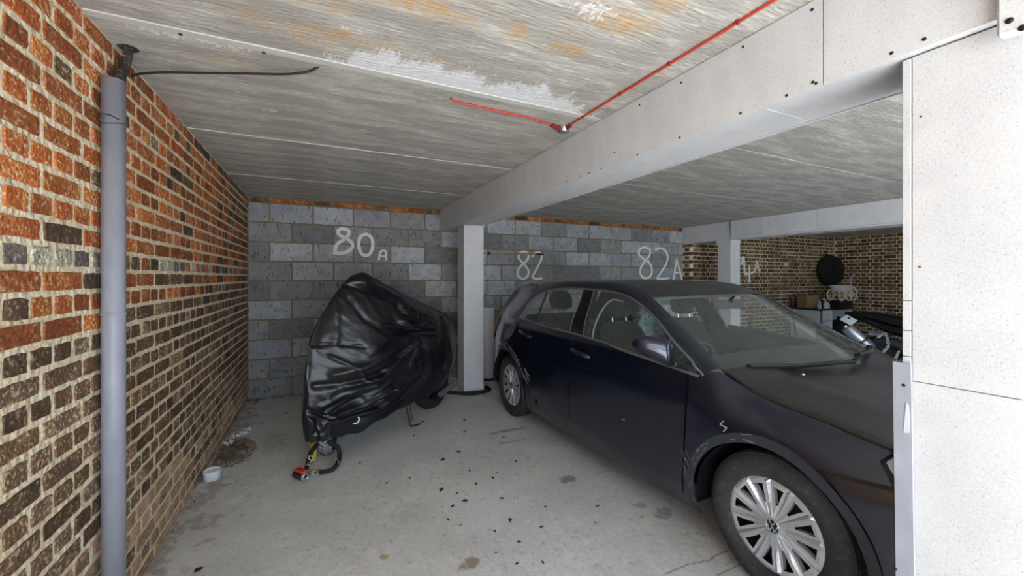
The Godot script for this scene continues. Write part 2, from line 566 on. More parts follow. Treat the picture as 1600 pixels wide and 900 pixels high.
	for row in 10:
		var y := 2.0215 + 0.1125 - 0.225 * row
		var x := -0.5194 - 0.225 - 0.45 + (0.0 if row % 2 == 0 else 0.225)
		while x < 6.3:
			var a := maxf(x - 0.225, LEFT_X + 0.004); var b := minf(x + 0.225, 6.3)
			var p := Vector3((a + b) / 2, y, BACK_Z + rng.randf_range(-0.002, 0.002))
			var m: Material = M.block[rng.randi() % 7]
			if row >= 8: m = M.block[[0, 3, 6][rng.randi() % 3]]
			if b - a > 0.44: units.append([p, whole[rng.randi() % 5], m, 0.436, 0.211])
			elif b - a > 0.05: units.append([p, unit_mesh(b - a - 0.014, 0.211, 0.05, 0.004, 560 + row, 4), m, b - a, 0.211])
			x += 0.45
	lay(wb, units, Basis.IDENTITY, "block", "other_blocks", "blocks out of sight")
	units = []
	var capmesh := [unit_mesh(0.212, 0.06, 0.05, 0.005, 590, 5), unit_mesh(0.212, 0.06, 0.05, 0.005, 591, 5), unit_mesh(0.212, 0.06, 0.05, 0.005, 592, 5)]
	for k in 32:
		var x := LEFT_X + 0.1 + 0.225 * k
		if x < 6.25: units.append([Vector3(x, CEIL_Y - 0.034, BACK_Z + rng.randf_range(-0.001, 0.003)), capmesh[k % 3], any(M.orange) if k % 3 else any(M.brown), 0.212, 0.06])
	lay(wb, units, Basis.IDENTITY, "brick", "other_bricks", "bricks out of sight")
	painted_numbers(wb)

	# brick wall of the next bays, standing a little proud, and the far side wall
	var wr := struct("wall_back_brick", Vector3.ZERO, "dark brown brick back wall of the farther bay")
	put(span(Vector3(6.12, 0, -5.6), Vector3(11.2, CEIL_Y, -5.203)), "mortar_core", M.mortar, wr)
	lay(wr, brick_units(Vector3(6.12, 0, -5.2), Vector3(1, 0, 0), Vector3(0, 0, 1), 0.05, 4.75, CEIL_Y, 0.0, far_brick, 700, 0.009), Basis.IDENTITY, "brick", "farther_bricks", "smaller bricks of the farther bay")
	var side_units := brick_units(Vector3(6.12, 0, -5.4), Vector3(0, 0, 1), Vector3(-1, 0, 0), 0.0, 0.22, CEIL_Y, 0.0, far_brick, 760, 0.009)
	lay(wr, side_units, Basis(Vector3(0, 0, 1), Vector3.UP, Vector3(-1, 0, 0)), "return_brick", "return_bricks", "bricks of the wall's return")
	wr = struct("wall_right", Vector3.ZERO, "dark brown brick side wall at the far end of the garage")
	put(span(Vector3(10.853, 0, -5.6), Vector3(11.4, CEIL_Y, FRONT_Z)), "mortar_core", M.mortar, wr)
	lay(wr, brick_units(Vector3(10.85, 0, -5.2), Vector3(0, 0, 1), Vector3(-1, 0, 0), 0.0, 4.9, CEIL_Y, 0.0, far_brick, 800, 0.009), Basis(Vector3(0, 0, 1), Vector3.UP, Vector3(-1, 0, 0)), "brick", "farther_bricks", "smaller bricks along the side wall")

	# unseen block added to keep the sun off the ground before the car's bay
	var shade_block := struct("wall_added_shade", Vector3.ZERO, "unseen brick block added across the yard to shade the car bay")
	put(span(Vector3(5.4, 0, 3.4), Vector3(20, 8.0, 10)), "walling", M.brown[2], shade_block)
	for k in 5:
		for f in 3:
			var wx := 6.2 + 2.6 * k; var wy := 1.0 + 2.6 * f
			put(span(Vector3(wx, wy, 3.36), Vector3(wx + 1.2, wy + 1.3, 3.41), 0.01), "window_frame", M.white_board, shade_block)
			put(span(Vector3(wx + 0.06, wy + 0.06, 3.35), Vector3(wx + 1.14, wy + 1.24, 3.362)), "window_pane", M.dark_pane, shade_block)
	make_beams()

func floor_marks() -> ImageTexture:
	var size := 640
	var n1 := noise_bytes(size, 0.03, 401, 5)
	var n2 := noise_bytes(size, 0.10, 402, 4)
	var n3 := noise_bytes(size, 0.006, 403, 4)
	var out := PackedByteArray()
	out.resize(size * size * 4)
	var spots := []     # world x, z, radius x, z, colour, strength
	for s in [[735, 880, 0.05, 0.04, rgb(150, 132, 108), 0.9], [888, 748, 0.07, 0.05, rgb(128, 124, 118), 0.8], [1040, 800, 0.08, 0.05, rgb(134, 130, 126), 0.6], [798, 672, 0.20, 0.03, rgb(132, 128, 122), 0.7],
			[800, 690, 0.16, 0.02, rgb(132, 128, 122), 0.5], [640, 800, 0.12, 0.10, rgb(170, 167, 162), 0.35], [360, 705, 0.14, 0.22, rgb(112, 98, 78), 0.9], [430, 690, 0.12, 0.2, rgb(160, 152, 140), 0.4],
			[1000, 790, 0.05, 0.03, rgb(138, 134, 130), 0.6], [600, 870, 0.02, 0.02, rgb(176, 146, 90), 0.8], [655, 780, 0.015, 0.012, rgb(196, 170, 110), 0.7], [500, 655, 0.08, 0.2, rgb(150, 132, 110), 0.4]]:
		var p := on_y(s[0], s[1], 0)
		spots.append([p.x, p.z, s[2], s[3], s[4], s[5]])
	var cracks := []
	for l in [[[1040, 897], [1075, 882], [1105, 876], [1140, 858], [1150, 851]], [[1120, 899], [1160, 880], [1190, 872]], [[210, 897], [240, 862], [262, 852], [300, 835]]]:
		for k in l.size() - 1:
			var p := on_y(l[k][0], l[k][1], 0); var q := on_y(l[k + 1][0], l[k + 1][1], 0)
			cracks.append([Vector2(p.x, p.z), Vector2(q.x, q.z)])
	for i in size * size:
		var wx := (i % size + 0.5) / size * 4.4 - 0.8
		var wz := (i / size + 0.5) / size * 5.4 - 5.4
		var a := n1[i] / 255.0; var b := n2[i] / 255.0
		var c := rgb(158, 154, 148)
		var al := clampf((0.36 - a) * 2.0, 0, 1) * 0.3 + clampf((b - 0.66) * 5.0, 0, 1) * clampf((n3[i] / 255.0 - 0.45) * 5.0, 0, 1) * 0.5
		if wz > -1.9:
			for l in cracks:
				var w := Vector2(wx, wz)
				if Geometry2D.get_closest_point_to_segment(w, l[0], l[1]).distance_to(w) < 0.0045: c = rgb(112, 108, 102); al = 0.75
		# earth and dust gathered along the foot of the brick wall
		var off := wx - LEFT_X
		if off < 0.5:
			var d := clampf((a + b * 0.6 - 0.62 - off * 1.6) * 5.0, 0, 1)
			if d * 0.55 > al: c = rgb(146, 130, 108); al = d * 0.55
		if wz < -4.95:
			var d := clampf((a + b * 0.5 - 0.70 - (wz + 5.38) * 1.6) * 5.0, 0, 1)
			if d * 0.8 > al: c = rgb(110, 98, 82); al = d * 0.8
		for s in spots:
			var ex: float = (wx - s[0]) / s[2]; var ez: float = (wz - s[1]) / s[3]
			var e := ex * ex + ez * ez
			if e < 2.5:
				var d := clampf((1.15 - e + (b - 0.5) * 2.4 + (a - 0.5) * 2.0) * 1.1, 0, 1)
				if d * s[5] > al: c = s[4]; al = d * s[5]
		out[i * 4] = int(c.r * 255); out[i * 4 + 1] = int(c.g * 255); out[i * 4 + 2] = int(c.b * 255)
		out[i * 4 + 3] = int(clampf(al, 0, 1) * 255)
	return texture_of(size, out, Image.FORMAT_RGBA8)

func ceiling_stains() -> ImageTexture:
	var size := 640
	var n1 := noise_bytes(size, 0.03, 421, 5)
	var n2 := noise_bytes(size, 0.09, 422, 4)
	var n3 := noise_bytes(size, 0.22, 423, 3)
	var out := PackedByteArray()
	out.resize(size * size * 4)
	var ochre := rgb(190, 150, 96)
	var spots := []
	for s in [[535, 58, 0.13, 0.05, 0.75], [600, 75, 0.10, 0.04, 0.6], [650, 8, 0.22, 0.06, 0.7], [450, 38, 0.22, 0.05, 0.4], [470, 60, 0.2, 0.06, 0.35], [810, 50, 0.07, 0.05, 0.65], [895, 78, 0.12, 0.04, 0.85], [900, 55, 0.07, 0.02, 0.5],
			[965, 30, 0.16, 0.08, 0.75], [1040, 3, 0.1, 0.06, 0.6], [1035, 122, 0.03, 0.02, 0.7], [830, 132, 0.08, 0.02, 0.35], [690, 95, 0.1, 0.03, 0.5], [520, 10, 0.12, 0.05, 0.4], [345, 95, 0.14, 0.05, 0.3], [380, 75, 0.2, 0.04, 0.3],
			[440, 150, 0.25, 0.03, 0.25], [560, 165, 0.25, 0.03, 0.28], [760, 15, 0.1, 0.03, 0.3], [1110, 60, 0.05, 0.06, 0.3], [730, 190, 0.3, 0.03, 0.22]]:
		var p := on_y(s[0], s[1], CEIL_Y)
		spots.append([p.x, p.z, s[2], s[3], s[4]])
	var crust := []
	for s in [[930, 18, 0.09, 0.05], [545, 45, 0.05, 0.01], [420, 172, 0.05, 0.02], [240, 178, 0.04, 0.02], [300, 60, 0.2, 0.03]]:
		var p := on_y(s[0], s[1], CEIL_Y)
		crust.append([p.x, p.z, s[2], s[3]])
	for i in size * size:
		var wx := (i % size + 0.5) / size * 2.4 - 0.8
		var wz := (i / size + 0.5) / size * 5.4 - 5.4
		var a := n1[i] / 255.0; var b := n2[i] / 255.0; var f := n3[i] / 255.0
		var c := rgb(116, 110, 102)
		# grain of the boards: short dark dashes along x
		var al := clampf((n2[(i / size) * size + (i % size) / 7] / 255.0 - 0.62) * 5.0, 0, 1) * clampf((a - 0.42) * 4.0, 0, 1) * 0.32
		for s in spots:
			var ex: float = (wx - s[0]) / s[2]; var ez: float = (wz - s[1]) / s[3]
			var e := ex * ex + ez * ez
			if e < 3.0:
				var d: float = clampf((1.2 - e + (b - 0.5) * 1.8 + (a - 0.5) * 1.6) * 0.62, 0, 1) * s[4]
				if d > al: c = ochre; al = d
		# lime bloom along the second joint
		var w := -1.0
		if wx > -0.05 and wx < 1.42 and wz > -1.9 and wz < -1.5:
			var reach := 0.20 * (1.0 - clampf((wx - 1.0) / 0.4, 0, 1) * 0.8) * clampf((wx - 0.0) / 0.2, 0.1, 1)
			w = clampf((reach - (wz + 1.88) + (a - 0.5) * 0.22 + (f - 0.5) * 0.12) * 12.0, 0, 1) * (0.72 + 0.28 * f + 0.2 * (b - 0.5))
		for s in crust:
			var ex: float = (wx - s[0]) / s[2]; var ez: float = (wz - s[1]) / s[3]
			w = maxf(w, clampf((1.0 - ex * ex - ez * ez + (f - 0.5) * 3.0 + (b - 0.5) * 2.0) * 1.0, 0, 1) * 0.7)
		if w > al: c = rgb(232, 232, 236); al = w * 0.92
		out[i * 4] = int(c.r * 255); out[i * 4 + 1] = int(c.g * 255); out[i * 4 + 2] = int(c.b * 255)
		out[i * 4 + 3] = int(clampf(al, 0, 1) * 255)
	return texture_of(size, out, Image.FORMAT_RGBA8)

# hand-painted strokes: flat ribbons of paint on the wall, with uneven edges
func stroke(st: SurfaceTool, pts: Array, z: float, width: float) -> void:
	var p := []
	for q in pts: p.append(on_z(q[0], q[1], z))
	if p.size() > 2: p = smooth_path(p, 6)
	else: p = [p[0], p[0].lerp(p[1], 0.33), p[0].lerp(p[1], 0.66), p[1]]
	var rows := [[], []]
	for k in p.size():
		var t: Vector3 = (p[min(k + 1, p.size() - 1)] - p[max(k - 1, 0)]).normalized()
		var n := Vector3(-t.y, t.x, 0) * width * 0.5
		rows[0].append(p[k] + n * rng.randf_range(0.88, 1.1)); rows[1].append(p[k] - n * rng.randf_range(0.88, 1.1))
	var e := Vector3(0, 0, 0.006)
	for k in p.size() - 1:
		quad(st, rows[0][k] + e, rows[0][k + 1] + e, rows[1][k + 1] + e, rows[1][k] + e)
		quad(st, rows[0][k] - e, rows[0][k + 1] - e, rows[0][k + 1] + e, rows[0][k] + e)
		quad(st, rows[1][k] + e, rows[1][k + 1] + e, rows[1][k + 1] - e, rows[1][k] - e)

func painted(parent: Node3D, label: String, z: float, ox: float, oy: float, k: float, strokes: Array) -> void:
	var st := begin()
	for s in strokes:
		var pts := []
		for q in s[1]: pts.append([ox + q[0] / k, oy + q[1] / k])
		stroke(st, pts, z, s[0])
	put(done(st), "painted_number", M.white_paint, parent, label)

func painted_numbers(wb: Node3D) -> void:
	rng.seed = 15
	painted(wb, "white hand-painted number 80A", BACK_Z, 370, 300, 4, [
		[0.042, [[600, 378], [640, 384], [690, 374], [722, 345], [712, 310], [668, 285], [636, 262], [634, 240], [662, 230], [694, 238], [700, 264], [672, 294], [634, 320], [614, 352], [618, 376]]],
		[0.040, [[806, 262], [772, 282], [762, 330], [776, 380], [806, 398], [836, 380], [850, 330], [838, 282], [804, 262]]],
		[0.026, [[888, 426], [892, 392], [902, 372], [918, 366], [930, 376], [934, 426]]], [0.024, [[892, 402], [932, 402]]]])
	painted(wb, "white hand-painted number 82", BACK_Z, 740, 320, 4, [
		[0.034, [[340, 305], [316, 292], [288, 302], [280, 328], [296, 352], [322, 380], [342, 412], [336, 448], [306, 462], [280, 446], [276, 412], [300, 376], [330, 350], [344, 322], [338, 304]]],
		[0.034, [[364, 326], [384, 302], [410, 298], [424, 316], [420, 346], [396, 396], [364, 452]]], [0.034, [[362, 455], [396, 462], [428, 458]]]])
	painted(wb, "white hand-painted number 82A", BACK_Z, 740, 320, 4, [
		[0.036, [[1092, 274], [1064, 266], [1036, 282], [1034, 312], [1062, 338], [1098, 364], [1114, 406], [1102, 448], [1066, 458], [1042, 432], [1046, 392], [1072, 352], [1098, 316], [1102, 284], [1088, 270]]],
		[0.036, [[1132, 284], [1160, 272], [1192, 282], [1212, 320], [1204, 366], [1178, 412], [1146, 458]]], [0.036, [[1142, 460], [1180, 462], [1220, 458]]],
		[0.034, [[1248, 468], [1268, 338]]], [0.034, [[1268, 338], [1302, 468]]], [0.026, [[1256, 424], [1292, 424]]]])
	painted(wb, "faint white painted characters 4A on dark brick", -5.197, 1040, 300, 3, [
		[0.045, [[350, 305], [360, 318], [354, 340]]], [0.045, [[366, 300], [370, 386]]], [0.045, [[370, 386], [414, 376]]], [0.05, [[392, 345], [393, 424]]],
		[0.035, [[417, 376], [428, 320]]], [0.035, [[428, 320], [438, 372]]], [0.03, [[420, 352], [436, 352]]]])

func screws(parent: Node3D, pts: Array, n: Vector3, r := 0.006) -> void:
	var b := Basis(Quaternion(Vector3.UP, n))
	var m := lathe([Vector2(0, 0.002), Vector2(r * 0.8, 0.002), Vector2(r, 0.0), Vector2(r, -0.004)], 8, b)
	for p in pts:
		put(m, "screw", M.screw, parent).position = p

func make_beams() -> void:
	# the beam along the bay, boxed in with white boards
	var be := struct("ceiling_beam", Vector3.ZERO, "boxed white beam running from the front pier to the block wall")
	var x0 := 1.4825; var x1 := 1.80; var y0 := 2.012
	put(span(Vector3(x0 + 0.018, y0 + 0.018, BACK_Z), Vector3(x1 - 0.018, CEIL_Y + 0.02, FRONT_Z)), "core", M.ceiling, be)
	var cuts := [BACK_Z, -4.33, -3.155, -1.937, -0.742, FRONT_Z]
	for k in 5:
		var g := 0.0018
		put(span(Vector3(x0, y0, cuts[k] + g), Vector3(x0 + 0.016, CEIL_Y - 0.003, cuts[k + 1] - g), 0.0006), "side_board", M.white_board, be)
		put(span(Vector3(x1 - 0.016, y0, cuts[k] + g), Vector3(x1, CEIL_Y - 0.003, cuts[k + 1] - g), 0.0006), "side_board", M.white_board, be)
	var under := [BACK_Z, -3.6, -2.45, -0.94, FRONT_Z]
	for k in 4:
		put(span(Vector3(x0 + 0.017, y0 + 0.004, under[k] + 0.0015), Vector3(x1 - 0.017, y0 + 0.018, under[k + 1] - 0.0015), 0.002), "bottom_board", M.white_board, be)
	var pts := []
	for p in [[1444, 61], [1393, 83], [1270, 128], [1275, 130], [1229, 149], [1157, 177], [1062, 215], [996, 242], [939, 263], [921, 270], [907, 275], [885, 284], [1161, 73], [1064, 129], [999, 164], [1269, 15], [960, 238]]:
		var v := on_x(p[0], p[1], x0 - 0.001)
		if v.y > y0 + 0.006: pts.append(v)
	screws(be, pts, Vector3(-1, 0, 0), 0.005)
	# the short thicker casing at the front end
	put(span(Vector3(x0 - 0.032, 1.955, -0.362), Vector3(x0, CEIL_Y - 0.002, FRONT_Z), 0.005), "end_casing", M.white_board, be)
	screws(be, [on_x(1577, 32, x0 - 0.034), on_x(1597, 43, x0 - 0.034)], Vector3(-1, 0, 0), 0.007)

	# the pier at the front
	var pi := struct("pier_front", Vector3.ZERO, "tall white boarded pier with a metal corner guard at the garage front")
	put(span(Vector3(1.537, 0, -0.548), Vector3(1.77, y0 + 0.003, -0.345)), "core", M.ceiling, pi)
	put(span(Vector3(1.52, 1.092, -0.537), Vector3(1.537, 2.011, -0.335), 0.0015), "board", M.white_board, pi)
	put(span(Vector3(1.52, 0.0, -0.537), Vector3(1.537, 1.090, -0.335), 0.0015), "board", M.white_board, pi)
	put(span(Vector3(1.52, 1.16, -0.558), Vector3(1.79, 1.232, -0.5385), 0.0015), "edge_board", M.white_board, pi)
	put(span(Vector3(1.52, 1.234, -0.558), Vector3(1.79, 1.318, -0.5385), 0.0015), "edge_board", M.white_board, pi)
	put(span(Vector3(1.52, 1.320, -0.558), Vector3(1.79, 2.011, -0.5385), 0.0015), "edge_board", M.white_board, pi)
	put(span(Vector3(1.52, 0.0, -0.558), Vector3(1.79, 1.158, -0.5385), 0.0015), "edge_board", M.white_board, pi)
	put(span(Vector3(1.771, 0, -0.537), Vector3(1.788, 2.011, -0.335), 0.0015), "board", M.white_board, pi)
	put(span(Vector3(1.538, 0, -0.344), Vector3(1.77, 2.011, -0.335), 0.0015), "board", M.white_board, pi)
	var gd := begin()
	add_box(gd, Vector3(1.513, 0.57, -0.547), Vector3(0.003, 0.57, 0.019), 0.001, Basis(Vector3(1, 0, 0), -0.012))
	add_box(gd, Vector3(1.56, 0.57, -0.567), Vector3(0.05, 0.57, 0.003), 0.001, Basis(Vector3(1, 0, 0), -0.012))
	put(done(gd), "corner_guard", M.zinc, pi, "galvanised steel corner guard")
	screws(pi, [on_x(1412, 602, 1.509), on_x(1399, 889, 1.509)], Vector3(-1, 0, 0), 0.004)
	screws(pi, [on_x(1439, 182, 1.519), on_x(1437, 417, 1.519)], Vector3(-1, 0, 0), 0.0025)
	# torn strip of clear tape on the guard
	var tp := begin()
	add_slab(tp, PackedVector2Array([Vector2(-0.008, -0.05), Vector2(0.012, -0.046), Vector2(0.014, 0.0), Vector2(0.01, 0.05), Vector2(0.002, 0.06), Vector2(-0.004, 0.0)]), on_x(1415, 655, 1.508), Vector3(0, 0, 0.6), Vector3(0, 0.8, 0), -0.0015)
	put(done(tp), "torn_tape", M.tape, pi, "torn whitish tape")

	# back column under the beam
	var co := struct("column_back", Vector3.ZERO, "white boarded column under the beam near the block wall")
	put(span(Vector3(1.562, 0, -4.77), Vector3(1.78, y0, -4.552)), "core", M.ceiling, co)
	put(span(Vector3(1.543, 0.0, -4.552), Vector3(1.794, y0 - 0.012, -4.535), 0.002), "front_board", M.white_board, co)
	put(span(Vector3(1.548, 0.0, -4.78), Vector3(1.562, y0 - 0.006, -4.553), 0.002), "side_board", M.white_board, co)
	put(span(Vector3(1.78, 0.0, -4.78), Vector3(1.794, y0 - 0.006, -4.553), 0.002), "side_board", M.white_board, co)
	put(span(Vector3(1.535, y0 - 0.012, -4.556), Vector3(1.804, y0, -4.530), 0.002), "cap_strip", M.white_board, co)
	var sc := []
	for p in [[726, 379], [726, 440], [755, 396], [756, 500], [727, 545], [753, 597]]: sc.append(on_z(p[0], p[1], -4.5345))
	screws(co, sc, Vector3(0, 0, 1), 0.004)

	# the second beam and its column, on the far side of the car's bay
	be = struct("ceiling_beam", Vector3.ZERO, "boxed white beam beyond the car on a square column")
	var bx := 6.1
	put(span(Vector3(bx, 2.012, -5.38), Vector3(bx + 0.32, CEIL_Y + 0.02, FRONT_Z)), "core", M.white_board, be)
	put(span(Vector3(bx - 0.05, 2.062, -4.36), Vector3(bx - 0.001, CEIL_Y - 0.004, -3.86), 0.004), "raised_casing", M.white_board, be)
	put(span(Vector3(bx - 0.05, 2.03, -3.855), Vector3(bx - 0.001, CEIL_Y - 0.004, -3.1), 0.004), "side_board", M.white_board, be)
	put(span(Vector3(bx - 0.05, 2.03, -3.097), Vector3(bx - 0.001, CEIL_Y - 0.004, -1.5), 0.004), "side_board", M.white_board, be)
	put(span(Vector3(bx - 0.05, 2.03, -1.497), Vector3(bx - 0.001, CEIL_Y - 0.004, FRONT_Z), 0.004), "side_board", M.white_board, be)
	co = struct("column_far", Vector3.ZERO, "square white column under the far beam beyond the car")
	put(span(Vector3(6.12, 0, -4.65), Vector3(6.36, 2.012, -4.41), 0.004), "shaft", M.white_board, co)
	put(span(Vector3(6.105, 1.96, -4.665), Vector3(6.36, 2.011, -4.40), 0.004), "head", M.white_board, co)
	co = struct("pier_far", Vector3.ZERO, "white boarded pier at the front of the farther bay")
	put(span(Vector3(6.12, 0, -0.56), Vector3(6.4, 2.012, -0.33), 0.004), "shaft", M.white_board, co)

# ---------------------------------------------------------------- the car
# local axes: +z towards the nose, -x the side that faces the free bay, y up
const AXLE := 1.2777
const HUB_Y := 0.305
const CUT_Z := [0.96, 1.01, 1.163, 1.30, 1.455, 1.66, 1.85, 2.0, 2.1]
const CUT_Y := [0.935, 0.925, 0.852, 0.824, 0.806, 0.769, 0.705, 0.63, 0.56]
const TAPER_Z := [-2.04, -2.0, -1.95, -1.88, -1.8, -1.65, -1.45, -1.2, 1.3, 1.55, 1.75, 1.9, 2.0, 2.06]
const TAPER_W := [0.62, 0.72, 0.785, 0.835, 0.875, 0.932, 0.975, 1.0, 1.0, 0.988, 0.952, 0.885, 0.80, 0.70]
const SIDE_Y := [0.08, 0.16, 0.22, 0.28, 0.40, 0.54, 0.66, 0.735, 0.752, 0.80, 0.86, 0.90, 0.94, 1.31, 1.37]
const SIDE_W := [0.76, 0.80, 0.822, 0.842, 0.857, 0.863, 0.868, 0.871, 0.864, 0.852, 0.836, 0.820, 0.800, 0.605, 0.55]

func half_width(z: float, y: float) -> float:
	var w := smooth_table(y, SIDE_Y, SIDE_W)
	var k := smoothstep(0.86, 1.12, z)
	if k > 0.0:
		var top := smooth_table(z, CUT_Z, CUT_Y)
		var t := clampf(1.0 - (top - y) / 0.24, 0.0, 1.25)
		var f: float = minf(w, 0.868) if y < 0.6 else 0.868
		f -= 0.128 * pow(t, 2.3)
		if y < 0.6: f = w
		w = lerpf(w, f, k)
	# swollen wheel arches
	for s in [-1.0, 1.0]:
		var d := Vector2(z - s * AXLE, y - HUB_Y).length()
		w += 0.010 * exp(-pow((d - 0.40) / 0.07, 2.0)) * (1.0 if y > 0.2 else 0.0)
	return w * smooth_table(z, TAPER_Z, TAPER_W)

func side_point(z: float, y: float, off: float) -> Vector3:
	var w := half_width(z, y)
	return Vector3(-w, y, z) + side_normal(z, y) * off

func side_normal(z: float, y: float) -> Vector3:
	var e := 0.012
	var dz := (half_width(z + e, y) - half_width(z - e, y)) / (2 * e)
	var dy := (half_width(z, y + e) - half_width(z, y - e)) / (2 * e)
	return Vector3(-1, -dy, -dz).normalized()

func tri_n(st: SurfaceTool, p: Array, n: Array) -> void:
	var o := [0, 1, 2]
	if (p[1] - p[0]).cross(p[2] - p[0]).dot(n[0] + n[1] + n[2]) > 0: o = [0, 2, 1]
	for k in o:
		st.set_normal(n[k]); st.add_vertex(p[k])

# a panel: an outline in side view (z, y) laid on the body's side
func side_panel(poly: PackedVector2Array, off := 0.0, shrink := 0.0042, cell := 0.045) -> ArrayMesh:
	var outlines := [poly]
	if shrink > 0.0: outlines = Geometry2D.offset_polygon(poly, -shrink)
	var st := SurfaceTool.new()
	st.begin(Mesh.PRIMITIVE_TRIANGLES)
	for outline in outlines:
		var lo: Vector2 = outline[0]; var hi: Vector2 = outline[0]
		for p in outline:
			lo = lo.min(p); hi = hi.max(p)
		for i in range(floori(lo.x / cell), ceili(hi.x / cell)):
			for j in range(floori(lo.y / cell), ceili(hi.y / cell)):
				var c := PackedVector2Array([Vector2(i, j) * cell, Vector2(i + 1, j) * cell, Vector2(i + 1, j + 1) * cell, Vector2(i, j + 1) * cell])
				for bit in Geometry2D.intersect_polygons(c, outline):
					if bit.size() < 3 or Geometry2D.is_polygon_clockwise(bit) and false: continue
					var idx := Geometry2D.triangulate_polygon(bit)
					for k in range(0, idx.size(), 3):
						var ps := []; var ns := []
						for q in 3:
							var v: Vector2 = bit[idx[k + q]]
							ps.append(side_point(v.x, v.y, off)); ns.append(side_normal(v.x, v.y))
						tri_n(st, ps, ns)
	return st.commit()

func mirrored(m: ArrayMesh) -> ArrayMesh:
	var out := ArrayMesh.new()
	for s in m.get_surface_count():
		var a := m.surface_get_arrays(s)
		var v: PackedVector3Array = a[Mesh.ARRAY_VERTEX]
		var n: PackedVector3Array = a[Mesh.ARRAY_NORMAL]
		for k in v.size():
			v[k].x = -v[k].x
			n[k].x = -n[k].x
		a[Mesh.ARRAY_VERTEX] = v; a[Mesh.ARRAY_NORMAL] = n
		var idx: PackedInt32Array = a[Mesh.ARRAY_INDEX] if a[Mesh.ARRAY_INDEX] != null else PackedInt32Array(range(v.size()))
		for k in range(0, idx.size(), 3):
			var t := idx[k + 1]; idx[k + 1] = idx[k + 2]; idx[k + 2] = t
		a[Mesh.ARRAY_INDEX] = idx
		out.add_surface_from_arrays(Mesh.PRIMITIVE_TRIANGLES, a)
	return out

func both(m: ArrayMesh, called: String, ma: Material, parent: Node3D, label := "") -> Array:
	return [put(m, called, ma, parent, label), put(mirrored(m), called, ma, parent, label)]

func arc(cz: float, r: float, a0: float, a1: float, n := 22) -> Array:
	var out := []
	for k in n + 1:
		var a := deg_to_rad(lerpf(a0, a1, float(k) / n))
		out.append(Vector2(cz + r * cos(a), HUB_Y + r * sin(a)))
	return out

func side_ribbon(st: SurfaceTool, pts: Array, width: float, off: float) -> void:
	for k in pts.size() - 1:
		var a: Vector2 = pts[k]; var b: Vector2 = pts[k + 1]
		var n := (b - a).normalized().orthogonal() * width / 2
		var q := [side_point(a.x + n.x, a.y + n.y, off), side_point(b.x + n.x, b.y + n.y, off), side_point(b.x - n.x, b.y - n.y, off), side_point(a.x - n.x, a.y - n.y, off)]
		quad(st, q[0], q[1], q[2], q[3])

func side_tube(pts: Array, r: float, off: float) -> ArrayMesh:
	var p := []
	for q in pts: p.append(Vector3(q.x, q.y, 0))
	var out := []
	for q in smooth_path(p, 5): out.append(side_point(q.x, q.y, off))
	return tube(out, r, 6)

func bezier(a: Vector3, b: Vector3, c: Vector3, t: float) -> Vector3:
	return a.lerp(b, t).lerp(b.lerp(c, t), t)

# a skin between two edges, bowed towards the middle points
func skin(a: Array, b: Array, c: Array, across := 10, along := 5) -> ArrayMesh:
	var A := smooth_path(a, along); var B := smooth_path(b, along); var C := smooth_path(c, along)
	var rows := []
	for t in across + 1:
		var row := []
		for k in A.size(): row.append(bezier(A[k], B[k], C[k], float(t) / across))
		rows.append(row)
	var st := begin()
	add_grid(st, rows)
	return done(st)

const WIN := [[-1.0, 1.236], [-0.75, 1.284], [-0.4, 1.297], [0.0, 1.286], [0.19, 1.260], [0.36, 1.205], [0.6, 1.094], [0.85, 0.956], [0.96, 0.897]]
const RAIL := [[-0.535, 1.335, -1.2], [-0.555, 1.350, -0.8], [-0.56, 1.357, -0.4], [-0.56, 1.350, 0.0], [-0.565, 1.320, 0.22], [-0.582, 1.252, 0.38], [-0.628, 1.112, 0.63], [-0.685, 0.972, 0.88], [-0.722, 0.918, 0.985]]

func belt(z: float) -> float:
	return lerp_table(z, [-1.12, -0.68, -0.175, 0.2, 0.47, 0.93], [0.988, 0.965, 0.955, 0.938, 0.915, 0.882])

func win_top(z: float) -> float:
	return smooth_table(z, [-1.115, -1.08, -1.0, -0.88, -0.75, -0.4, 0.0, 0.19, 0.36, 0.6, 0.85, 0.96], [0.995, 1.16, 1.222, 1.262, 1.280, 1.293, 1.282, 1.256, 1.201, 1.090, 0.952, 0.893])

func window_outline(z0: float, z1: float, lean0: float, lean1: float) -> PackedVector2Array:
	var p := PackedVector2Array()
	for k in 13:
		var z := lerpf(z0, z1, k / 12.0)
		p.append(Vector2(z, belt(z) + 0.006))
	for k in 17:
		var z := lerpf(z1 + lean1, z0 + lean0, k / 16.0)
		p.append(Vector2(z, maxf(win_top(z) - 0.006, belt(z) + 0.008)))
	return p

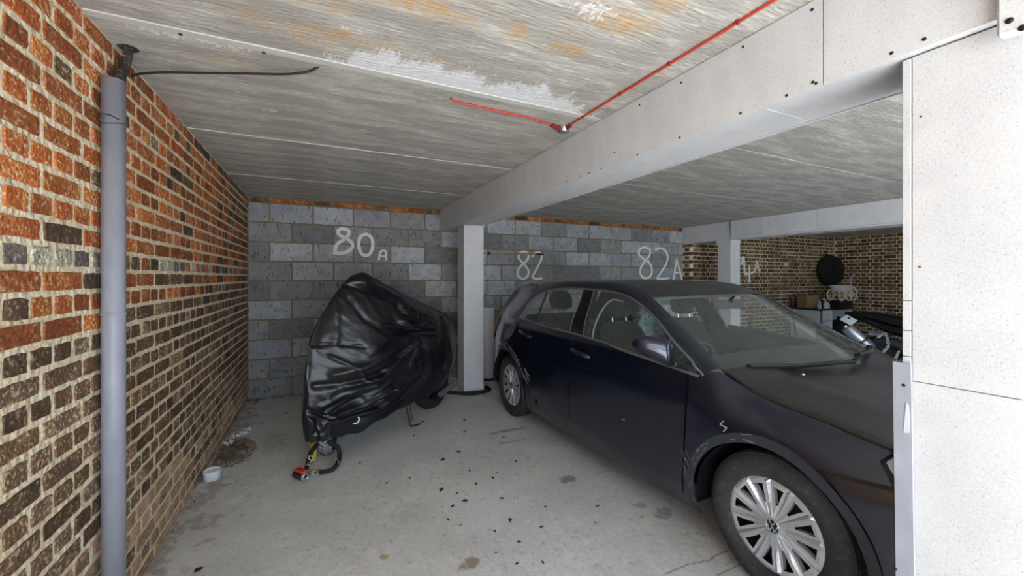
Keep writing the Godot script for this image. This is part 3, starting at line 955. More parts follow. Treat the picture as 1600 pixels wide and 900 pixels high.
func make_wheel(parent: Node3D, at: Vector3, out_: float, turn: float) -> void:
	var w := Node3D.new()
	w.name = "wheel"
	parent.add_child(w, true)
	w.position = at
	var b := Basis(Vector3(0, 0, 1), deg_to_rad(90.0 * out_))      # lathe axis y -> outwards
	b = b * Basis(Vector3.UP, turn)
	# tyre: bead, sidewall, shoulder, tread with grooves
	var prof := [Vector2(0.196, 0.05), Vector2(0.200, 0.078), Vector2(0.215, 0.090), Vector2(0.245, 0.098), Vector2(0.272, 0.096), Vector2(0.290, 0.086), Vector2(0.298, 0.076)]
	var st := begin()
	add_lathe(st, prof, 72, b)
	var tr := []
	for y in [0.076, 0.060, 0.044]: tr.append([y, 0])
	var lanes := [[0.076, 0.052], [0.044, 0.008], [-0.002, -0.038], [-0.046, -0.076]]
	for l in lanes:
		for k in 64:      # tread blocks
			var a0 := TAU * (k + 0.07) / 64; var a1 := TAU * (k + 0.93) / 64
			var sk := 0.3 * TAU / 64
			var q := []
			for rr in [0.298, 0.306]:
				for e in [[a0, l[0]], [a1, l[0]], [a1 + sk, l[1]], [a0 + sk, l[1]]]:
					var r: float = rr - (0.005 if absf(e[1]) > 0.07 and rr > 0.3 else 0.0)
					q.append(b * Vector3(r * cos(e[0]), e[1], r * sin(e[0])))
			quad(st, q[4], q[5], q[6], q[7])
			quad(st, q[0], q[1], q[5], q[4]); quad(st, q[2], q[3], q[7], q[6])
			quad(st, q[1], q[2], q[6], q[5]); quad(st, q[3], q[0], q[4], q[7])
	add_lathe(st, [Vector2(0.299, 0.076), Vector2(0.2985, -0.076), Vector2(0.270, -0.096), Vector2(0.196, -0.09)], 72, b)
	put(done(st), "tyre", M.tyre, w)
	put(lathe([Vector2(0.198, 0.07), Vector2(0.19, 0.05), Vector2(0.185, -0.08)], 48, b), "rim", M.black_plastic, w)
	put(lathe([Vector2(0.02, 0.03), Vector2(0.165, 0.032), Vector2(0.187, 0.02)], 40, b), "backing_disc", M.dark_metal, w)
	# wheel cover: silver disc with twelve slots between broad, folded spokes
	st = begin()
	var rad := [0.030, 0.052, 0.095, 0.125, 0.150, 0.172, 0.186, 0.199]
	var hgt := [0.080, 0.076, 0.073, 0.075, 0.077, 0.079, 0.081, 0.076]
	var n := 12
	for s in n:
		var steps := [-0.5, -0.27, -0.14, 0.0, 0.14, 0.27, 0.5]
		for k in 6:
			for j in 7:
				var slot: bool = (k == 0 or k == 5) and j >= 2 and j <= 4
				if slot: continue
				var q := []
				for e in [[k, j], [k + 1, j], [k + 1, j + 1], [k, j + 1]]:
					var sk: float = steps[e[0]]
					if absf(sk) == 0.27: sk = signf(sk) * lerpf(0.40, 0.24, clampf((rad[e[1]] - 0.095) / 0.08, 0, 1))
					var a: float = TAU * (s + sk) / n
					var dip := 0.0
					if e[1] >= 1 and e[1] <= 6: dip = 0.006 * (1.0 if e[0] == 3 else 0.0) - (0.004 if e[0] == 2 or e[0] == 4 else 0.0) + (0.0 if e[0] != 1 and e[0] != 5 else -0.002)
					q.append(b * Vector3(rad[e[1]] * cos(a), hgt[e[1]] + dip, rad[e[1]] * sin(a)))
				quad(st, q[0], q[1], q[2], q[3])
		# walls of the slot
		for sgn in [-1.0, 1.0]:
			for j in range(2, 5):
				var q := []
				for e in [[j, 0.0], [j + 1, 0.0], [j + 1, -0.022], [j, -0.022]]:
					var sk: float = sgn * lerpf(0.40, 0.24, clampf((rad[e[0]] - 0.095) / 0.08, 0, 1))
					var a: float = TAU * (s + sk) / n
					q.append(b * Vector3(rad[e[0]] * cos(a), hgt[e[0]] + e[1] - 0.002, rad[e[0]] * sin(a)))
				quad(st, q[0], q[1], q[2], q[3])
	add_lathe(st, [Vector2(0.199, 0.076), Vector2(0.202, 0.066)], 60, b)
	put(done(st), "wheel_cover", M.silver, w, "silver wheel cover with twelve slots")
	put(lathe([Vector2(0, 0.080), Vector2(0.0275, 0.080), Vector2(0.030, 0.076)], 32, b), "badge", M.badge_blue, w)
	st = begin()
	add_lathe(st, [Vector2(0.0250, 0.0805), Vector2(0.0255, 0.0825), Vector2(0.0295, 0.0825), Vector2(0.030, 0.078)], 32, b)
	var flat := b * Basis(Vector3.UP, -turn)
	var lines := [[Vector2(-0.0125, 0.0215), Vector2(0.0, 0.003)], [Vector2(0.0125, 0.0215), Vector2(0.0, 0.003)], [Vector2(-0.0235, 0.009), Vector2(-0.0095, -0.0225)], [Vector2(-0.0095, -0.0225), Vector2(0.0, -0.002)], [Vector2(0.0, -0.002), Vector2(0.0095, -0.0225)], [Vector2(0.0095, -0.0225), Vector2(0.0235, 0.009)]]
	for l in lines:
		var d: Vector2 = (l[1] - l[0]).normalized()
		var o := d.orthogonal() * 0.0022
		var poly := PackedVector2Array([l[0] + o, l[1] + o, l[1] - o, l[0] - o])
		# emblem plane: up is +y of the car, along is z
		add_slab(st, poly, Vector3(-out_ * -0.0805 * -1.0, 0, 0), Vector3(0, 0, -out_ * -1.0), Vector3.UP, 0.002 * (1.0 if out_ > 0 else 1.0))
	put(done(st), "emblem", M.chrome, w, "round emblem with a V over a W")

func seat(parent: Node3D, at: Vector3, wide := 0.25, called := "seat") -> void:
	var s := Node3D.new()
	s.name = called
	parent.add_child(s, true)
	s.position = at
	var rows := []
	# backrest as a stack of rounded sections leaning back
	for k in 13:
		var t := k / 12.0
		var y := 0.12 + 0.58 * t
		var z := -0.14 - 0.20 * t
		var hw := wide * lerp_table(t, [0, 0.15, 0.6, 0.9, 1.0], [0.92, 1.0, 1.0, 0.78, 0.55])
		var d := lerp_table(t, [0, 0.5, 0.9, 1.0], [0.085, 0.075, 0.06, 0.03])
		var row := []
		for a in 16:
			var th := TAU * a / 16
			row.append(Vector3(hw * signf(cos(th)) * pow(absf(cos(th)), 0.5), y, z + d * signf(sin(th)) * pow(absf(sin(th)), 0.6)))
		rows.append(row)
	rows.append([])
	for a in 16: rows[-1].append(Vector3(0, 0.705, -0.345))
	var st := begin()
	add_grid(st, rows, true)
	put(done(st), "backrest", M.seat_cloth, s)
	put(box(Vector3(0, 0.10, 0.06), Vector3(wide, 0.08, 0.26), 0.05), "cushion", M.seat_cloth, s)
	rows = []
	for k in 9:
		var t := k / 8.0
		var y := 0.735 + 0.185 * t
		var hw := 0.135 * lerp_table(t, [0, 0.12, 0.5, 0.85, 1.0], [0.55, 0.9, 1.0, 0.86, 0.5])
		var d := lerp_table(t, [0, 0.15, 0.7, 1.0], [0.03, 0.055, 0.05, 0.02])
		var row := []
		for a in 16:
			var th := TAU * a / 16
			row.append(Vector3(hw * signf(cos(th)) * pow(absf(cos(th)), 0.6), y, -0.345 - 0.03 * t + d * sin(th)))
		rows.append(row)
	for r in [[0, 0.732], [rows.size(), 0.922]]:
		var cap := []
		for a in 16: cap.append(Vector3(0, r[1], -0.36))
		rows.insert(r[0] if r[0] == 0 else rows.size(), cap)
	st = begin()
	add_grid(st, rows, true)
	var hr := put(done(st), "headrest", M.seat_cloth, s)
	var pm := tube([Vector3(0, 0.66, -0.335), Vector3(0, 0.76, -0.35)], 0.007, 8)
	for x in [-0.07, 0.07]: put(pm, "headrest_post", M.chrome, hr).position.x = x

func make_car() -> void:
	M.paint = mat("dark_navy_paint", rgb(18, 25, 48), 0.33, 0.6)
	M.paint.clearcoat_enabled = true
	M.paint.clearcoat = 1.0
	M.paint.clearcoat_roughness = 0.02
	M.paint_dusty = mat("dusty_navy_paint", Color(1, 1, 1), 0.45)
	triplanar(M.paint_dusty, speckle(256, rgb(28, 28, 31), rgb(36, 36, 39), rgb(54, 54, 56), rgb(22, 22, 25), 0.74, 0.24, 141, 0.05), Vector3(0.9, 1, 0.9))
	M.paint_dusty.clearcoat_enabled = true
	M.paint_dusty.clearcoat = 0.35
	M.paint_dusty.clearcoat_roughness = 0.2
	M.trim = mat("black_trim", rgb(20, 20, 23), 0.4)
	M.gloss_black = mat("gloss_black", rgb(8, 8, 10), 0.08)
	M.seal = mat("window_seal", rgb(96, 98, 104), 0.45)
	M.arch = mat("grey_arch_lip", rgb(44, 48, 58), 0.5)
	M.tyre = triplanar(mat("tyre_rubber", Color(1, 1, 1), 0.75), speckle(256, rgb(42, 43, 46), rgb(54, 55, 58), rgb(76, 78, 82), rgb(32, 32, 34), 0.74, 0.22, 151, 0.03), Vector3(3, 3, 3))
	M.silver = mat("silver_plastic", rgb(196, 198, 203), 0.30, 0.55)
	M.dark_metal = mat("dark_metal", rgb(48, 47, 48), 0.6, 0.4)
	M.badge_blue = mat("badge_dark_blue", rgb(26, 30, 48), 0.25)
	M.seat_cloth = mat("charcoal_cloth", rgb(16, 16, 18), 0.95)
	M.dash = mat("soft_black_plastic", rgb(22, 23, 25), 0.7)
	M.headliner = mat("pale_grey_lining", rgb(150, 154, 156), 0.9)
	M.glass = mat("window_glass", Color(0.86, 0.95, 0.92, 0.06), 0.02)
	M.glass.transparency = BaseMaterial3D.TRANSPARENCY_ALPHA
	M.lens = mat("clear_lens", rgb(150, 156, 164), 0.12, 0.3)
	M.lens.clearcoat_enabled = true
	M.red_lens = mat("red_lens", rgb(96, 14, 16), 0.15)
	M.scuff = mat("scuffed_primer", rgb(158, 162, 170), 0.8)
	M.amber = mat("amber_lens", rgb(180, 100, 30), 0.2)
	var car := thing("car", "dark navy five-door hatchback with silver wheel covers and scratched rear arch", "car", Vector3(2.557, 0, -2.372), 0.0149)

	# ---- lower body, with a dark layer behind that paints shade into the panel gaps
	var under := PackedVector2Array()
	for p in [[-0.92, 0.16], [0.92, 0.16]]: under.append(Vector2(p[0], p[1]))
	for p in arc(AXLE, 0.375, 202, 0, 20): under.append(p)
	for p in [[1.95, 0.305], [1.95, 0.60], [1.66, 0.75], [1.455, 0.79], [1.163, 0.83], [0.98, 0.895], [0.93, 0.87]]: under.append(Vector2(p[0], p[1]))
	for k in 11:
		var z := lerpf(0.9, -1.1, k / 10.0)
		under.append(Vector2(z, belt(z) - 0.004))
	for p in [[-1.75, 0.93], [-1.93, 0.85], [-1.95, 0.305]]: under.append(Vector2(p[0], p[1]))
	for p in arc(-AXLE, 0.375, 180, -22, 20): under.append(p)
	both(side_panel(under, -0.010, 0.0), "gap_shade_layer", M.trim, car)

	var rear_door := PackedVector2Array()
	for k in 9:
		var z := lerpf(-0.200, -1.100, k / 8.0)
		rear_door.append(Vector2(z, belt(z)))
	for p in [[-1.04, 0.89], [-0.985, 0.815], [-0.945, 0.745], [-0.90, 0.65], [-0.845, 0.53], [-0.765, 0.42], [-0.70, 0.345], [-0.665, 0.285], [-0.64, 0.27], [-0.182, 0.265], [-0.182, 0.78]]: rear_door.append(Vector2(p[0], p[1]))
	var rd := both(side_panel(rear_door), "rear_door", M.paint, car)
	var front_door := PackedVector2Array()
	for k in 10:
		var z := lerpf(0.862, -0.198, k / 9.0)
		front_door.append(Vector2(z, belt(z)))
	for p in [[-0.180, 0.78], [-0.180, 0.265], [0.82, 0.252], [0.848, 0.275], [0.858, 0.40], [0.868, 0.50], [0.882, 0.70], [0.882, 0.785]]: front_door.append(Vector2(p[0], p[1]))
	var fd := both(side_panel(front_door), "front_door", M.paint, car)
	var fender := PackedVector2Array()
	for p in [[0.866, 0.885], [0.885, 0.785], [0.885, 0.70], [0.871, 0.50], [0.861, 0.40], [0.851, 0.275], [0.86, 0.23]]: fender.append(Vector2(p[0], p[1]))
	for p in arc(AXLE, 0.368, 194, 64, 18): fender.append(p)
	for p in [[1.522, 0.651], [1.69, 0.660], [1.64, 0.728], [1.668, 0.764], [1.455, 0.803], [1.38, 0.812], [1.30, 0.821], [1.23, 0.833], [1.163, 0.849], [1.08, 0.886], [1.01, 0.922], [0.975, 0.915], [0.93, 0.888]]: fender.append(Vector2(p[0], p[1]))
	both(side_panel(fender), "front_fender", M.paint, car)
	var quarter := PackedVector2Array()
	for p in [[-1.103, 0.985], [-1.04, 0.89], [-0.985, 0.815], [-0.945, 0.745], [-0.90, 0.65], [-0.845, 0.53], [-0.765, 0.42], [-0.70, 0.345], [-0.72, 0.27], [-0.90, 0.22]]: quarter.append(Vector2(p[0], p[1]))
	for p in arc(-AXLE, 0.368, -14, 118, 18): quarter.append(p)
	for p in [[-1.60, 0.64], [-1.93, 0.66], [-1.955, 0.80], [-1.90, 0.93], [-1.83, 1.02], [-1.70, 1.15], [-1.60, 1.235], [-1.45, 1.30], [-1.2, 1.322], [-1.05, 1.30], [-1.0, 1.236], [-1.07, 1.19], [-1.112, 1.12], [-1.126, 1.0]]: quarter.append(Vector2(p[0], p[1]))
	both(side_panel(quarter), "quarter_panel", M.paint, car)
	var lamp := PackedVector2Array()
	for p in [[-1.62, 0.92], [-1.70, 0.72], [-1.93, 0.70], [-1.96, 0.82], [-1.90, 0.935], [-1.75, 0.97]]: lamp.append(Vector2(p[0], p[1]))
	both(side_panel(lamp, 0.005), "tail_lamp", M.red_lens, car)
	var sill := PackedVector2Array()
	for p in [[-0.92, 0.16], [0.90, 0.16], [0.90, 0.252], [-0.66, 0.262], [-0.92, 0.215]]: sill.append(Vector2(p[0], p[1]))
	both(side_panel(sill, -0.006), "sill", M.paint, car)
	var bump := PackedVector2Array()
	for p in arc(AXLE, 0.368, 62, -20, 14): bump.append(p)
	for p in [[1.95, 0.18], [1.98, 0.42], [1.95, 0.60], [1.70, 0.655], [1.522, 0.646]]: bump.append(Vector2(p[0], p[1]))
	both(side_panel(bump), "front_bumper_end", M.paint, car)
	bump = PackedVector2Array()
	for p in arc(-AXLE, 0.368, 120, 200, 14): bump.append(p)
	for p in [[-1.95, 0.18], [-1.98, 0.42], [-1.95, 0.655], [-1.60, 0.635]]: bump.append(Vector2(p[0], p[1]))
	both(side_panel(bump), "rear_bumper_end", M.paint, car)
	var light := PackedVector2Array()
	for p in [[1.645, 0.728], [1.672, 0.762], [1.80, 0.715], [1.95, 0.64], [1.95, 0.56], [1.84, 0.60], [1.70, 0.662]]: light.append(Vector2(p[0], p[1]))
	both(side_panel(light, 0.002), "headlight", M.lens, car, "clear headlight lens")
	# lips round the wheel openings
	for s in [1.0, -1.0]:
		var lip := PackedVector2Array()
		for p in arc(s * AXLE, 0.395, -16, 196, 30): lip.append(p)
		for p in arc(s * AXLE, 0.356, 196, -16, 30): lip.append(p)
		both(side_panel(lip, 0.006, 0.0, 0.04), "wheel_arch_lip", M.arch if s > 0 else M.paint, car)
		var rows := []
		for x in [-0.845, -0.80, -0.55]:
			var row := []
			for p in arc(s * AXLE, 0.352 if x > -0.85 else 0.358, -6, 186, 20): row.append(Vector3(x, p.y, p.x))
			rows.append(row)
		var st0 := begin()
		add_grid(st0, rows)
		both(done(st0), "wheel_well", M.trim, car)
	put(box(Vector3(0, 0.235, 0), Vector3(0.60, 0.075, 1.85), 0.03), "underbody", M.trim, car)
	put(box(Vector3(0, 0.24, 0), Vector3(0.775, 0.07, 0.86), 0.02), "underbody", M.trim, car)
	put(box(Vector3(0, 0.48, 1.5), Vector3(0.53, 0.22, 0.42), 0.05), "engine_block", M.trim, car)

	# ---- nose and tail
	for e in [[1.93, 2.10, 0.16, 0.66, "front_bumper", M.paint], [-1.93, -2.07, 0.16, 0.655, "rear_bumper", M.paint], [-1.95, -2.03, 0.66, 0.93, "tailgate", M.paint]]:
		var rows := []
		for j in 9:
			var y: float = lerpf(e[2], e[3], j / 8.0)
			var w := half_width(e[0], y)
			var row := []
			for k in 21:
				var t := k / 20.0
				row.append(bezier(Vector3(-w, y, e[0]), Vector3(0, y, 2 * e[1] - e[0]), Vector3(w, y, e[0]), t))
			rows.append(row)
		var st0 := begin()
		add_grid(st0, rows)
		put(done(st0), e[4], e[5], car)
	put(box(Vector3(0, 0.60, 2.06), Vector3(0.42, 0.03, 0.02), 0.01), "grille", M.gloss_black, car)
	put(box(Vector3(0, 0.30, 2.05), Vector3(0.55, 0.07, 0.03), 0.02), "lower_grille", M.black_plastic, car)
	# rear window and the spoiler over it
	put(skin([Vector3(-0.56, 1.235, -1.58), Vector3(-0.66, 0.95, -1.86)], [Vector3(0, 1.255, -1.70), Vector3(0, 0.96, -2.08)], [Vector3(0.56, 1.235, -1.58), Vector3(0.66, 0.95, -1.86)]), "rear_window", M.glass, car)
	put(skin([Vector3(-0.535, 1.335, -1.2), Vector3(-0.53, 1.312, -1.4), Vector3(-0.52, 1.262, -1.60)], [Vector3(0, 1.375, -1.2), Vector3(0, 1.355, -1.4), Vector3(0, 1.31, -1.72)], [Vector3(0.535, 1.335, -1.2), Vector3(0.53, 1.312, -1.4), Vector3(0.52, 1.262, -1.60)]), "roof_spoiler", M.paint, car)
	both(skin([Vector3(-0.535, 1.335, -1.2), Vector3(-0.53, 1.312, -1.4), Vector3(-0.52, 1.262, -1.6)], [Vector3(-0.60, 1.333, -1.2), Vector3(-0.59, 1.308, -1.4), Vector3(-0.57, 1.255, -1.60)], [side_point(-1.2, 1.318, 0), side_point(-1.42, 1.298, 0), side_point(-1.59, 1.235, 0)], 6), "roof_rail", M.paint, car)

	# ---- roof, rails, windscreen, bonnet
	var ra := []; var rm := []; var rb := []
	for k in 5:
		var r: Array = RAIL[k]
		ra.append(Vector3(r[0], r[1], r[2])); rb.append(Vector3(-r[0], r[1], r[2])); rm.append(Vector3(0, r[1] + 0.022, r[2] + 0.03 * k / 4.0))
	ra.append(Vector3(-0.582, 1.254, 0.38)); rb.append(Vector3(0.582, 1.254, 0.38)); rm.append(Vector3(0, 1.285, 0.53))
	put(skin(ra, rm, rb, 16), "roof", M.paint_dusty, car)
	var lining := []
	for l in [ra, rm, rb]:
		var n := []
		for p in l: n.append(p * Vector3(0.97, 1, 1) + Vector3(0, -0.022, -0.02))
		lining.append(n)
	put(skin(lining[0], lining[1], lining[2], 12), "headliner", M.headliner, car)
	var wa := []; var wc := []; var wo := []
	for k in RAIL.size():
		var r: Array = RAIL[k]
		var a := Vector3(r[0], r[1], r[2]); var c := side_point(WIN[k][0], WIN[k][1], 0.0)
		wa.append(a); wc.append(c)
		wo.append((a + c) / 2 + Vector3(-0.020, 0.022, 0.0))
	both(skin(wa, wo, wc, 8, 6), "roof_rail", M.paint, car)
	put(skin([Vector3(-0.580, 1.251, 0.381), Vector3(-0.627, 1.110, 0.632), Vector3(-0.684, 0.970, 0.882), Vector3(-0.722, 0.905, 1.0)], [Vector3(0, 1.283, 0.53), Vector3(0, 1.165, 0.86), Vector3(0, 1.03, 1.16), Vector3(0, 0.935, 1.30)], [Vector3(0.580, 1.251, 0.381), Vector3(0.627, 1.110, 0.632), Vector3(0.684, 0.970, 0.882), Vector3(0.722, 0.905, 1.0)], 16), "windscreen", M.glass, car)
	var hood := []
	for j in 17:
		var row := []
		for k in 41:
			var u := lerpf(-1, 1, k / 40.0)
			var zr := 1.145 - 0.135 * u * u
			var zf := 1.99 - 0.32 * pow(absf(u), 2.4)
			var z := lerpf(zr, zf, j / 16.0)
			var edge := smooth_table(z, CUT_Z, CUT_Y)
			var x := u * 0.738 * smooth_table(z, TAPER_Z, TAPER_W)
			var rise := lerp_table(absf(u), [0.0, 0.3, 0.60, 0.67, 0.71, 0.76, 0.9, 1.0], [0.060, 0.056, 0.049, 0.051, 0.047, 0.036, 0.017, 0.0])
			row.append(Vector3(x, edge + rise * (1.0 - 0.2 * smoothstep(1.6, 2.0, z)), z))
		row.insert(0, row[0] + Vector3(0.006, -0.03, 0)); row.append(row[-1] + Vector3(-0.006, -0.03, 0))
		hood.append(row)
	var st := begin()
	add_grid(st, hood)
	put(done(st), "bonnet", M.paint_dusty, car)
	# scuttle under the glass
	put(skin([Vector3(-0.73, 0.90, 0.99), Vector3(-0.735, 0.86, 1.06)], [Vector3(0, 0.925, 1.29), Vector3(0, 0.90, 1.32)], [Vector3(0.73, 0.90, 0.99), Vector3(0.735, 0.86, 1.06)], 14), "scuttle", M.black_plastic, car)

	# ---- side windows and their trim
	var rear_glass := window_outline(-1.115, -0.262, 0.0, -0.07)
	var front_glass := window_outline(-0.085, 0.725, -0.115, -0.075)
	var q_glass := PackedVector2Array([Vector2(0.755, belt(0.755) + 0.008), Vector2(0.92, belt(0.92) + 0.004), Vector2(0.85, win_top(0.85) - 0.006), Vector2(0.74, win_top(0.74) - 0.006), Vector2(0.69, win_top(0.69) - 0.008)])
	var pillar := PackedVector2Array([Vector2(-0.262, belt(-0.262)), Vector2(-0.085, belt(-0.085)), Vector2(-0.20, win_top(-0.20)), Vector2(-0.332, win_top(-0.332))])
	for pair in [[side_panel(rear_glass, -0.005, 0.0), rd, "window_glass"], [side_panel(front_glass, -0.005, 0.0), fd, "window_glass"], [side_panel(q_glass, -0.005, 0.0), fd, "corner_glass"]]:
		put(pair[0], pair[2], M.glass, pair[1][0]); put(mirrored(pair[0]), pair[2], M.glass, pair[1][1])
	both(side_panel(pillar, -0.002, 0.0), "door_pillar", M.gloss_black, car)
	var post := PackedVector2Array([Vector2(0.725, belt(0.725)), Vector2(0.755, belt(0.755)), Vector2(0.69, win_top(0.69)), Vector2(0.65, win_top(0.65))])
	both(side_panel(post, -0.001, 0.0), "mirror_post", M.trim, car)
	both(side_tube([Vector2(-0.876, 1.258), Vector2(-0.845, 1.13), Vector2(-0.815, belt(-0.815))], 0.009, -0.002), "window_divider", M.trim, car)
	var line := []
	for k in 14: line.append(Vector2(lerpf(-1.13, 0.925, k / 13.0), belt(lerpf(-1.13, 0.925, k / 13.0))))
	both(side_tube(line, 0.009, 0.0), "belt_trim", M.seal, car)
	line = [Vector2(-1.128, 0.99)]
	for z in [-1.112, -1.08, -1.0, -0.88, -0.75, -0.55, -0.4, -0.2, 0.0, 0.19, 0.36, 0.48, 0.6, 0.72, 0.85, 0.92]: line.append(Vector2(z, win_top(z)))
	line.append(Vector2(0.945, 0.887))
	both(side_tube(line, 0.008, 0.0), "window_trim", M.seal, car)
	both(side_tube([Vector2(-0.262, belt(-0.262)), Vector2(-0.30, 1.1), Vector2(-0.334, 1.29)], 0.004, 0.0), "pillar_edge", M.seal, car)
	both(side_tube([Vector2(-0.085, belt(-0.085)), Vector2(-0.143, 1.1), Vector2(-0.198, 1.288)], 0.004, 0.0), "pillar_edge", M.seal, car)
	both(side_tube([Vector2(0.742, belt(0.742)), Vector2(0.675, 1.05)], 0.006, 0.0), "mirror_post_edge", M.seal, car)

	# ---- handles, mirror, wipers
	for h in [[-0.90, rd], [-0.045, fd]]:
		var z: float = h[0]
		var y := 0.862 if z < -0.5 else 0.834
		var hm := tube([side_point(z - 0.095, y + 0.012, 0.002), side_point(z - 0.085, y + 0.011, 0.026), side_point(z, y, 0.034), side_point(z + 0.085, y - 0.008, 0.026), side_point(z + 0.097, y - 0.009, 0.002)], [0.013, 0.016, 0.015, 0.016, 0.013], 10)
		put(hm, "door_handle", M.paint, h[1][0]); put(mirrored(hm), "door_handle", M.paint, h[1][1])
		var cup := PackedVector2Array()
		for k in 16: cup.append(Vector2(z - 0.01 + 0.075 * cos(TAU * k / 16), y + 0.004 + 0.03 * sin(TAU * k / 16)))
		var cm := side_panel(cup, 0.0015, 0.0, 0.05)
		put(cm, "handle_cup", M.gloss_black, h[1][0]); put(mirrored(cm), "handle_cup", M.gloss_black, h[1][1])
	var mp := []
	for j in 15:
		var t := j / 14.0                      # from the outer end to the inner
		var c := Vector3(lerpf(-1.022, -0.868, t), 0, lerpf(0.655, 0.800, t))
		var top := lerp_table(t, [0, 0.08, 0.3, 0.7, 0.94, 1.0], [1.030, 1.056, 1.070, 1.062, 1.048, 1.02])
		var low := lerp_table(t, [0, 0.08, 0.3, 0.7, 0.94, 1.0], [1.012, 0.992, 0.972, 0.928, 0.904, 0.94])
		var deep := 0.052 * pow(maxf(0.02, 1.0 - pow(absf(2 * t - 1), 4.0)), 0.5)
		var row := []
		for k in 20:
			var a := TAU * k / 20
			var cy := signf(sin(a)) * pow(absf(sin(a)), 0.75)
			var cz := signf(cos(a)) * pow(absf(cos(a)), 0.75)
			row.append(c + Vector3(0.6, 0, -0.8) * (-deep * cz) + Vector3(0, lerpf(low, top, cy * 0.5 + 0.5), 0))
		mp.append(row)
	st = begin()
	add_grid(st, mp, true)
	var door_mirror := put(done(st), "door_mirror", M.paint, car)
	put(box(Vector3(-0.842, 0.918, 0.80), Vector3(0.055, 0.013, 0.040), 0.01, Basis(Vector3(0, 0, 1), -0.25)), "mirror_arm", M.trim, door_mirror)
	put(box(Vector3(-0.920, 1.005, 0.690), Vector3(0.055, 0.032, 0.003), 0.002, Basis(Vector3.UP, 0.75)), "mirror_glass", M.chrome, door_mirror)
	# the other mirror is folded back against the window
	st = begin()
	add_box(st, Vector3(0.862, 0.94, 0.70), Vector3(0.028, 0.045, 0.075), 0.025)
	var folded := put(done(st), "door_mirror", M.black_plastic, car, "black door mirror folded against the window")
	put(box(Vector3(0.838, 0.905, 0.79), Vector3(0.03, 0.012, 0.03), 0.008), "mirror_arm", M.trim, folded)
	for w in [[Vector3(0.60, 0.935, 1.06), Vector3(0.36, 0.942, 1.16), Vector3(0.12, 0.948, 1.20)], [Vector3(0.05, 0.93, 1.22), Vector3(-0.35, 0.925, 1.155), Vector3(-0.62, 0.93, 1.06)]]:
		var wm := begin()
		add_tube(wm, smooth_path([w[0], w[1] + Vector3(0, 0.012, 0), w[2] + Vector3(0, 0.012, 0)], 5), 0.009, 6)
		add_tube(wm, smooth_path([w[0].lerp(w[1], 0.4) + Vector3(0, 0.004, -0.01), w[1] + Vector3(0, 0.004, -0.012), w[2] + Vector3(0, 0.004, -0.012)], 5), 0.012, 6)
		add_lathe(wm, [Vector2(0, 0.03), Vector2(0.016, 0.028), Vector2(0.02, 0.0)], 10, Basis.IDENTITY, w[0] + Vector3(0, -0.01, 0))
		put(done(wm), "wiper", M.black_plastic, car)
	put(lathe([Vector2(0, 0.008), Vector2(0.008, 0.006), Vector2(0.01, 0)], 8, Basis.IDENTITY, Vector3(-0.40, 0.90, 1.19)), "washer_jet", M.chrome, car)

	# ---- wheels
	for s in [-1.0, 1.0]:
		make_wheel(car, Vector3(-0.722, HUB_Y, s * AXLE), 1.0, 0.13 if s > 0 else 0.4)
		make_wheel(car, Vector3(0.722, HUB_Y, s * AXLE), -1.0, 0.6)

	# ---- scratches round the rear wheel opening and on the front arch
	rng.seed = 61
	st = begin()
	for k in 26:
		var a := deg_to_rad(rng.randf_range(20, 108))
		var r := rng.randf_range(0.385, 0.44)
		var pts := []
		for q in 5:
			pts.append(Vector2(-AXLE + (r + rng.randf_range(-0.006, 0.006)) * cos(a), HUB_Y + (r + rng.randf_range(-0.006, 0.006)) * sin(a)))
			a += rng.randf_range(0.03, 0.09)
		side_ribbon(st, pts, rng.randf_range(0.002, 0.006), 0.0085)
	for k in 8:
		var p := Vector2(-0.88 + rng.randf_range(-0.03, 0.03), 0.52 + rng.randf_range(-0.05, 0.05))
		side_ribbon(st, [p, p + Vector2(0.03, -0.035), p + Vector2(0.07, -0.05)], 0.005, 0.003)
	put(done(st), "scratches", M.scuff, car, "pale scratches round the rear wheel opening").set_meta("kind", "stuff")
	st = begin()
	for k in 22:
		var a := deg_to_rad(rng.randf_range(95, 186))
		var r := rng.randf_range(0.36, 0.392)
		var pts := []
		for q in 4:
			pts.append(Vector2(AXLE + r * cos(a), HUB_Y + r * sin(a)))
			a += rng.randf_range(0.01, 0.03)
		side_ribbon(st, pts, rng.randf_range(0.001, 0.0025), 0.0075)
	for k in 12:
		var p := Vector2(0.885 + rng.randf_range(-0.01, 0.03), 0.33 + rng.randf_range(-0.07, 0.12))
		side_ribbon(st, [p, p + Vector2(-0.03, 0.03 + rng.randf() * 0.03)], 0.0015, 0.002)
	side_ribbon(st, [Vector2(1.10, 0.715), Vector2(1.085, 0.695), Vector2(1.12, 0.69), Vector2(1.105, 0.67)], 0.005, 0.009)
	side_ribbon(st, [Vector2(0.40, 0.505), Vector2(0.43, 0.503)], 0.006, 0.002)
	put(done(st), "scratches", M.scuff, car, "fine scratches on the front wheel arch").set_meta("kind", "stuff")
	# reflection on the rear pillar shoulder, painted in as a grey patch
	var sheen_outline := PackedVector2Array()
	for p in [[-1.13, 0.98], [-1.16, 1.00], [-1.24, 0.94], [-1.33, 0.86], [-1.36, 0.79], [-1.32, 0.765], [-1.24, 0.775], [-1.16, 0.83]]: sheen_outline.append(Vector2(p[0], p[1]))
	put(side_panel(sheen_outline, 0.001, 0.0, 0.03), "painted_reflection", M.reflection_grey, car, "reflection painted as a grey patch behind the rear door")

	# ---- inside
	both(side_panel(front_door, -0.05, 0.0, 0.09), "door_lining", M.dash, car)
	both(side_panel(rear_door, -0.05, 0.0, 0.09), "door_lining", M.dash, car)
	put(box(Vector3(0, 0.33, -0.3), Vector3(0.76, 0.03, 1.2), 0.01), "cabin_floor", M.dash, car)
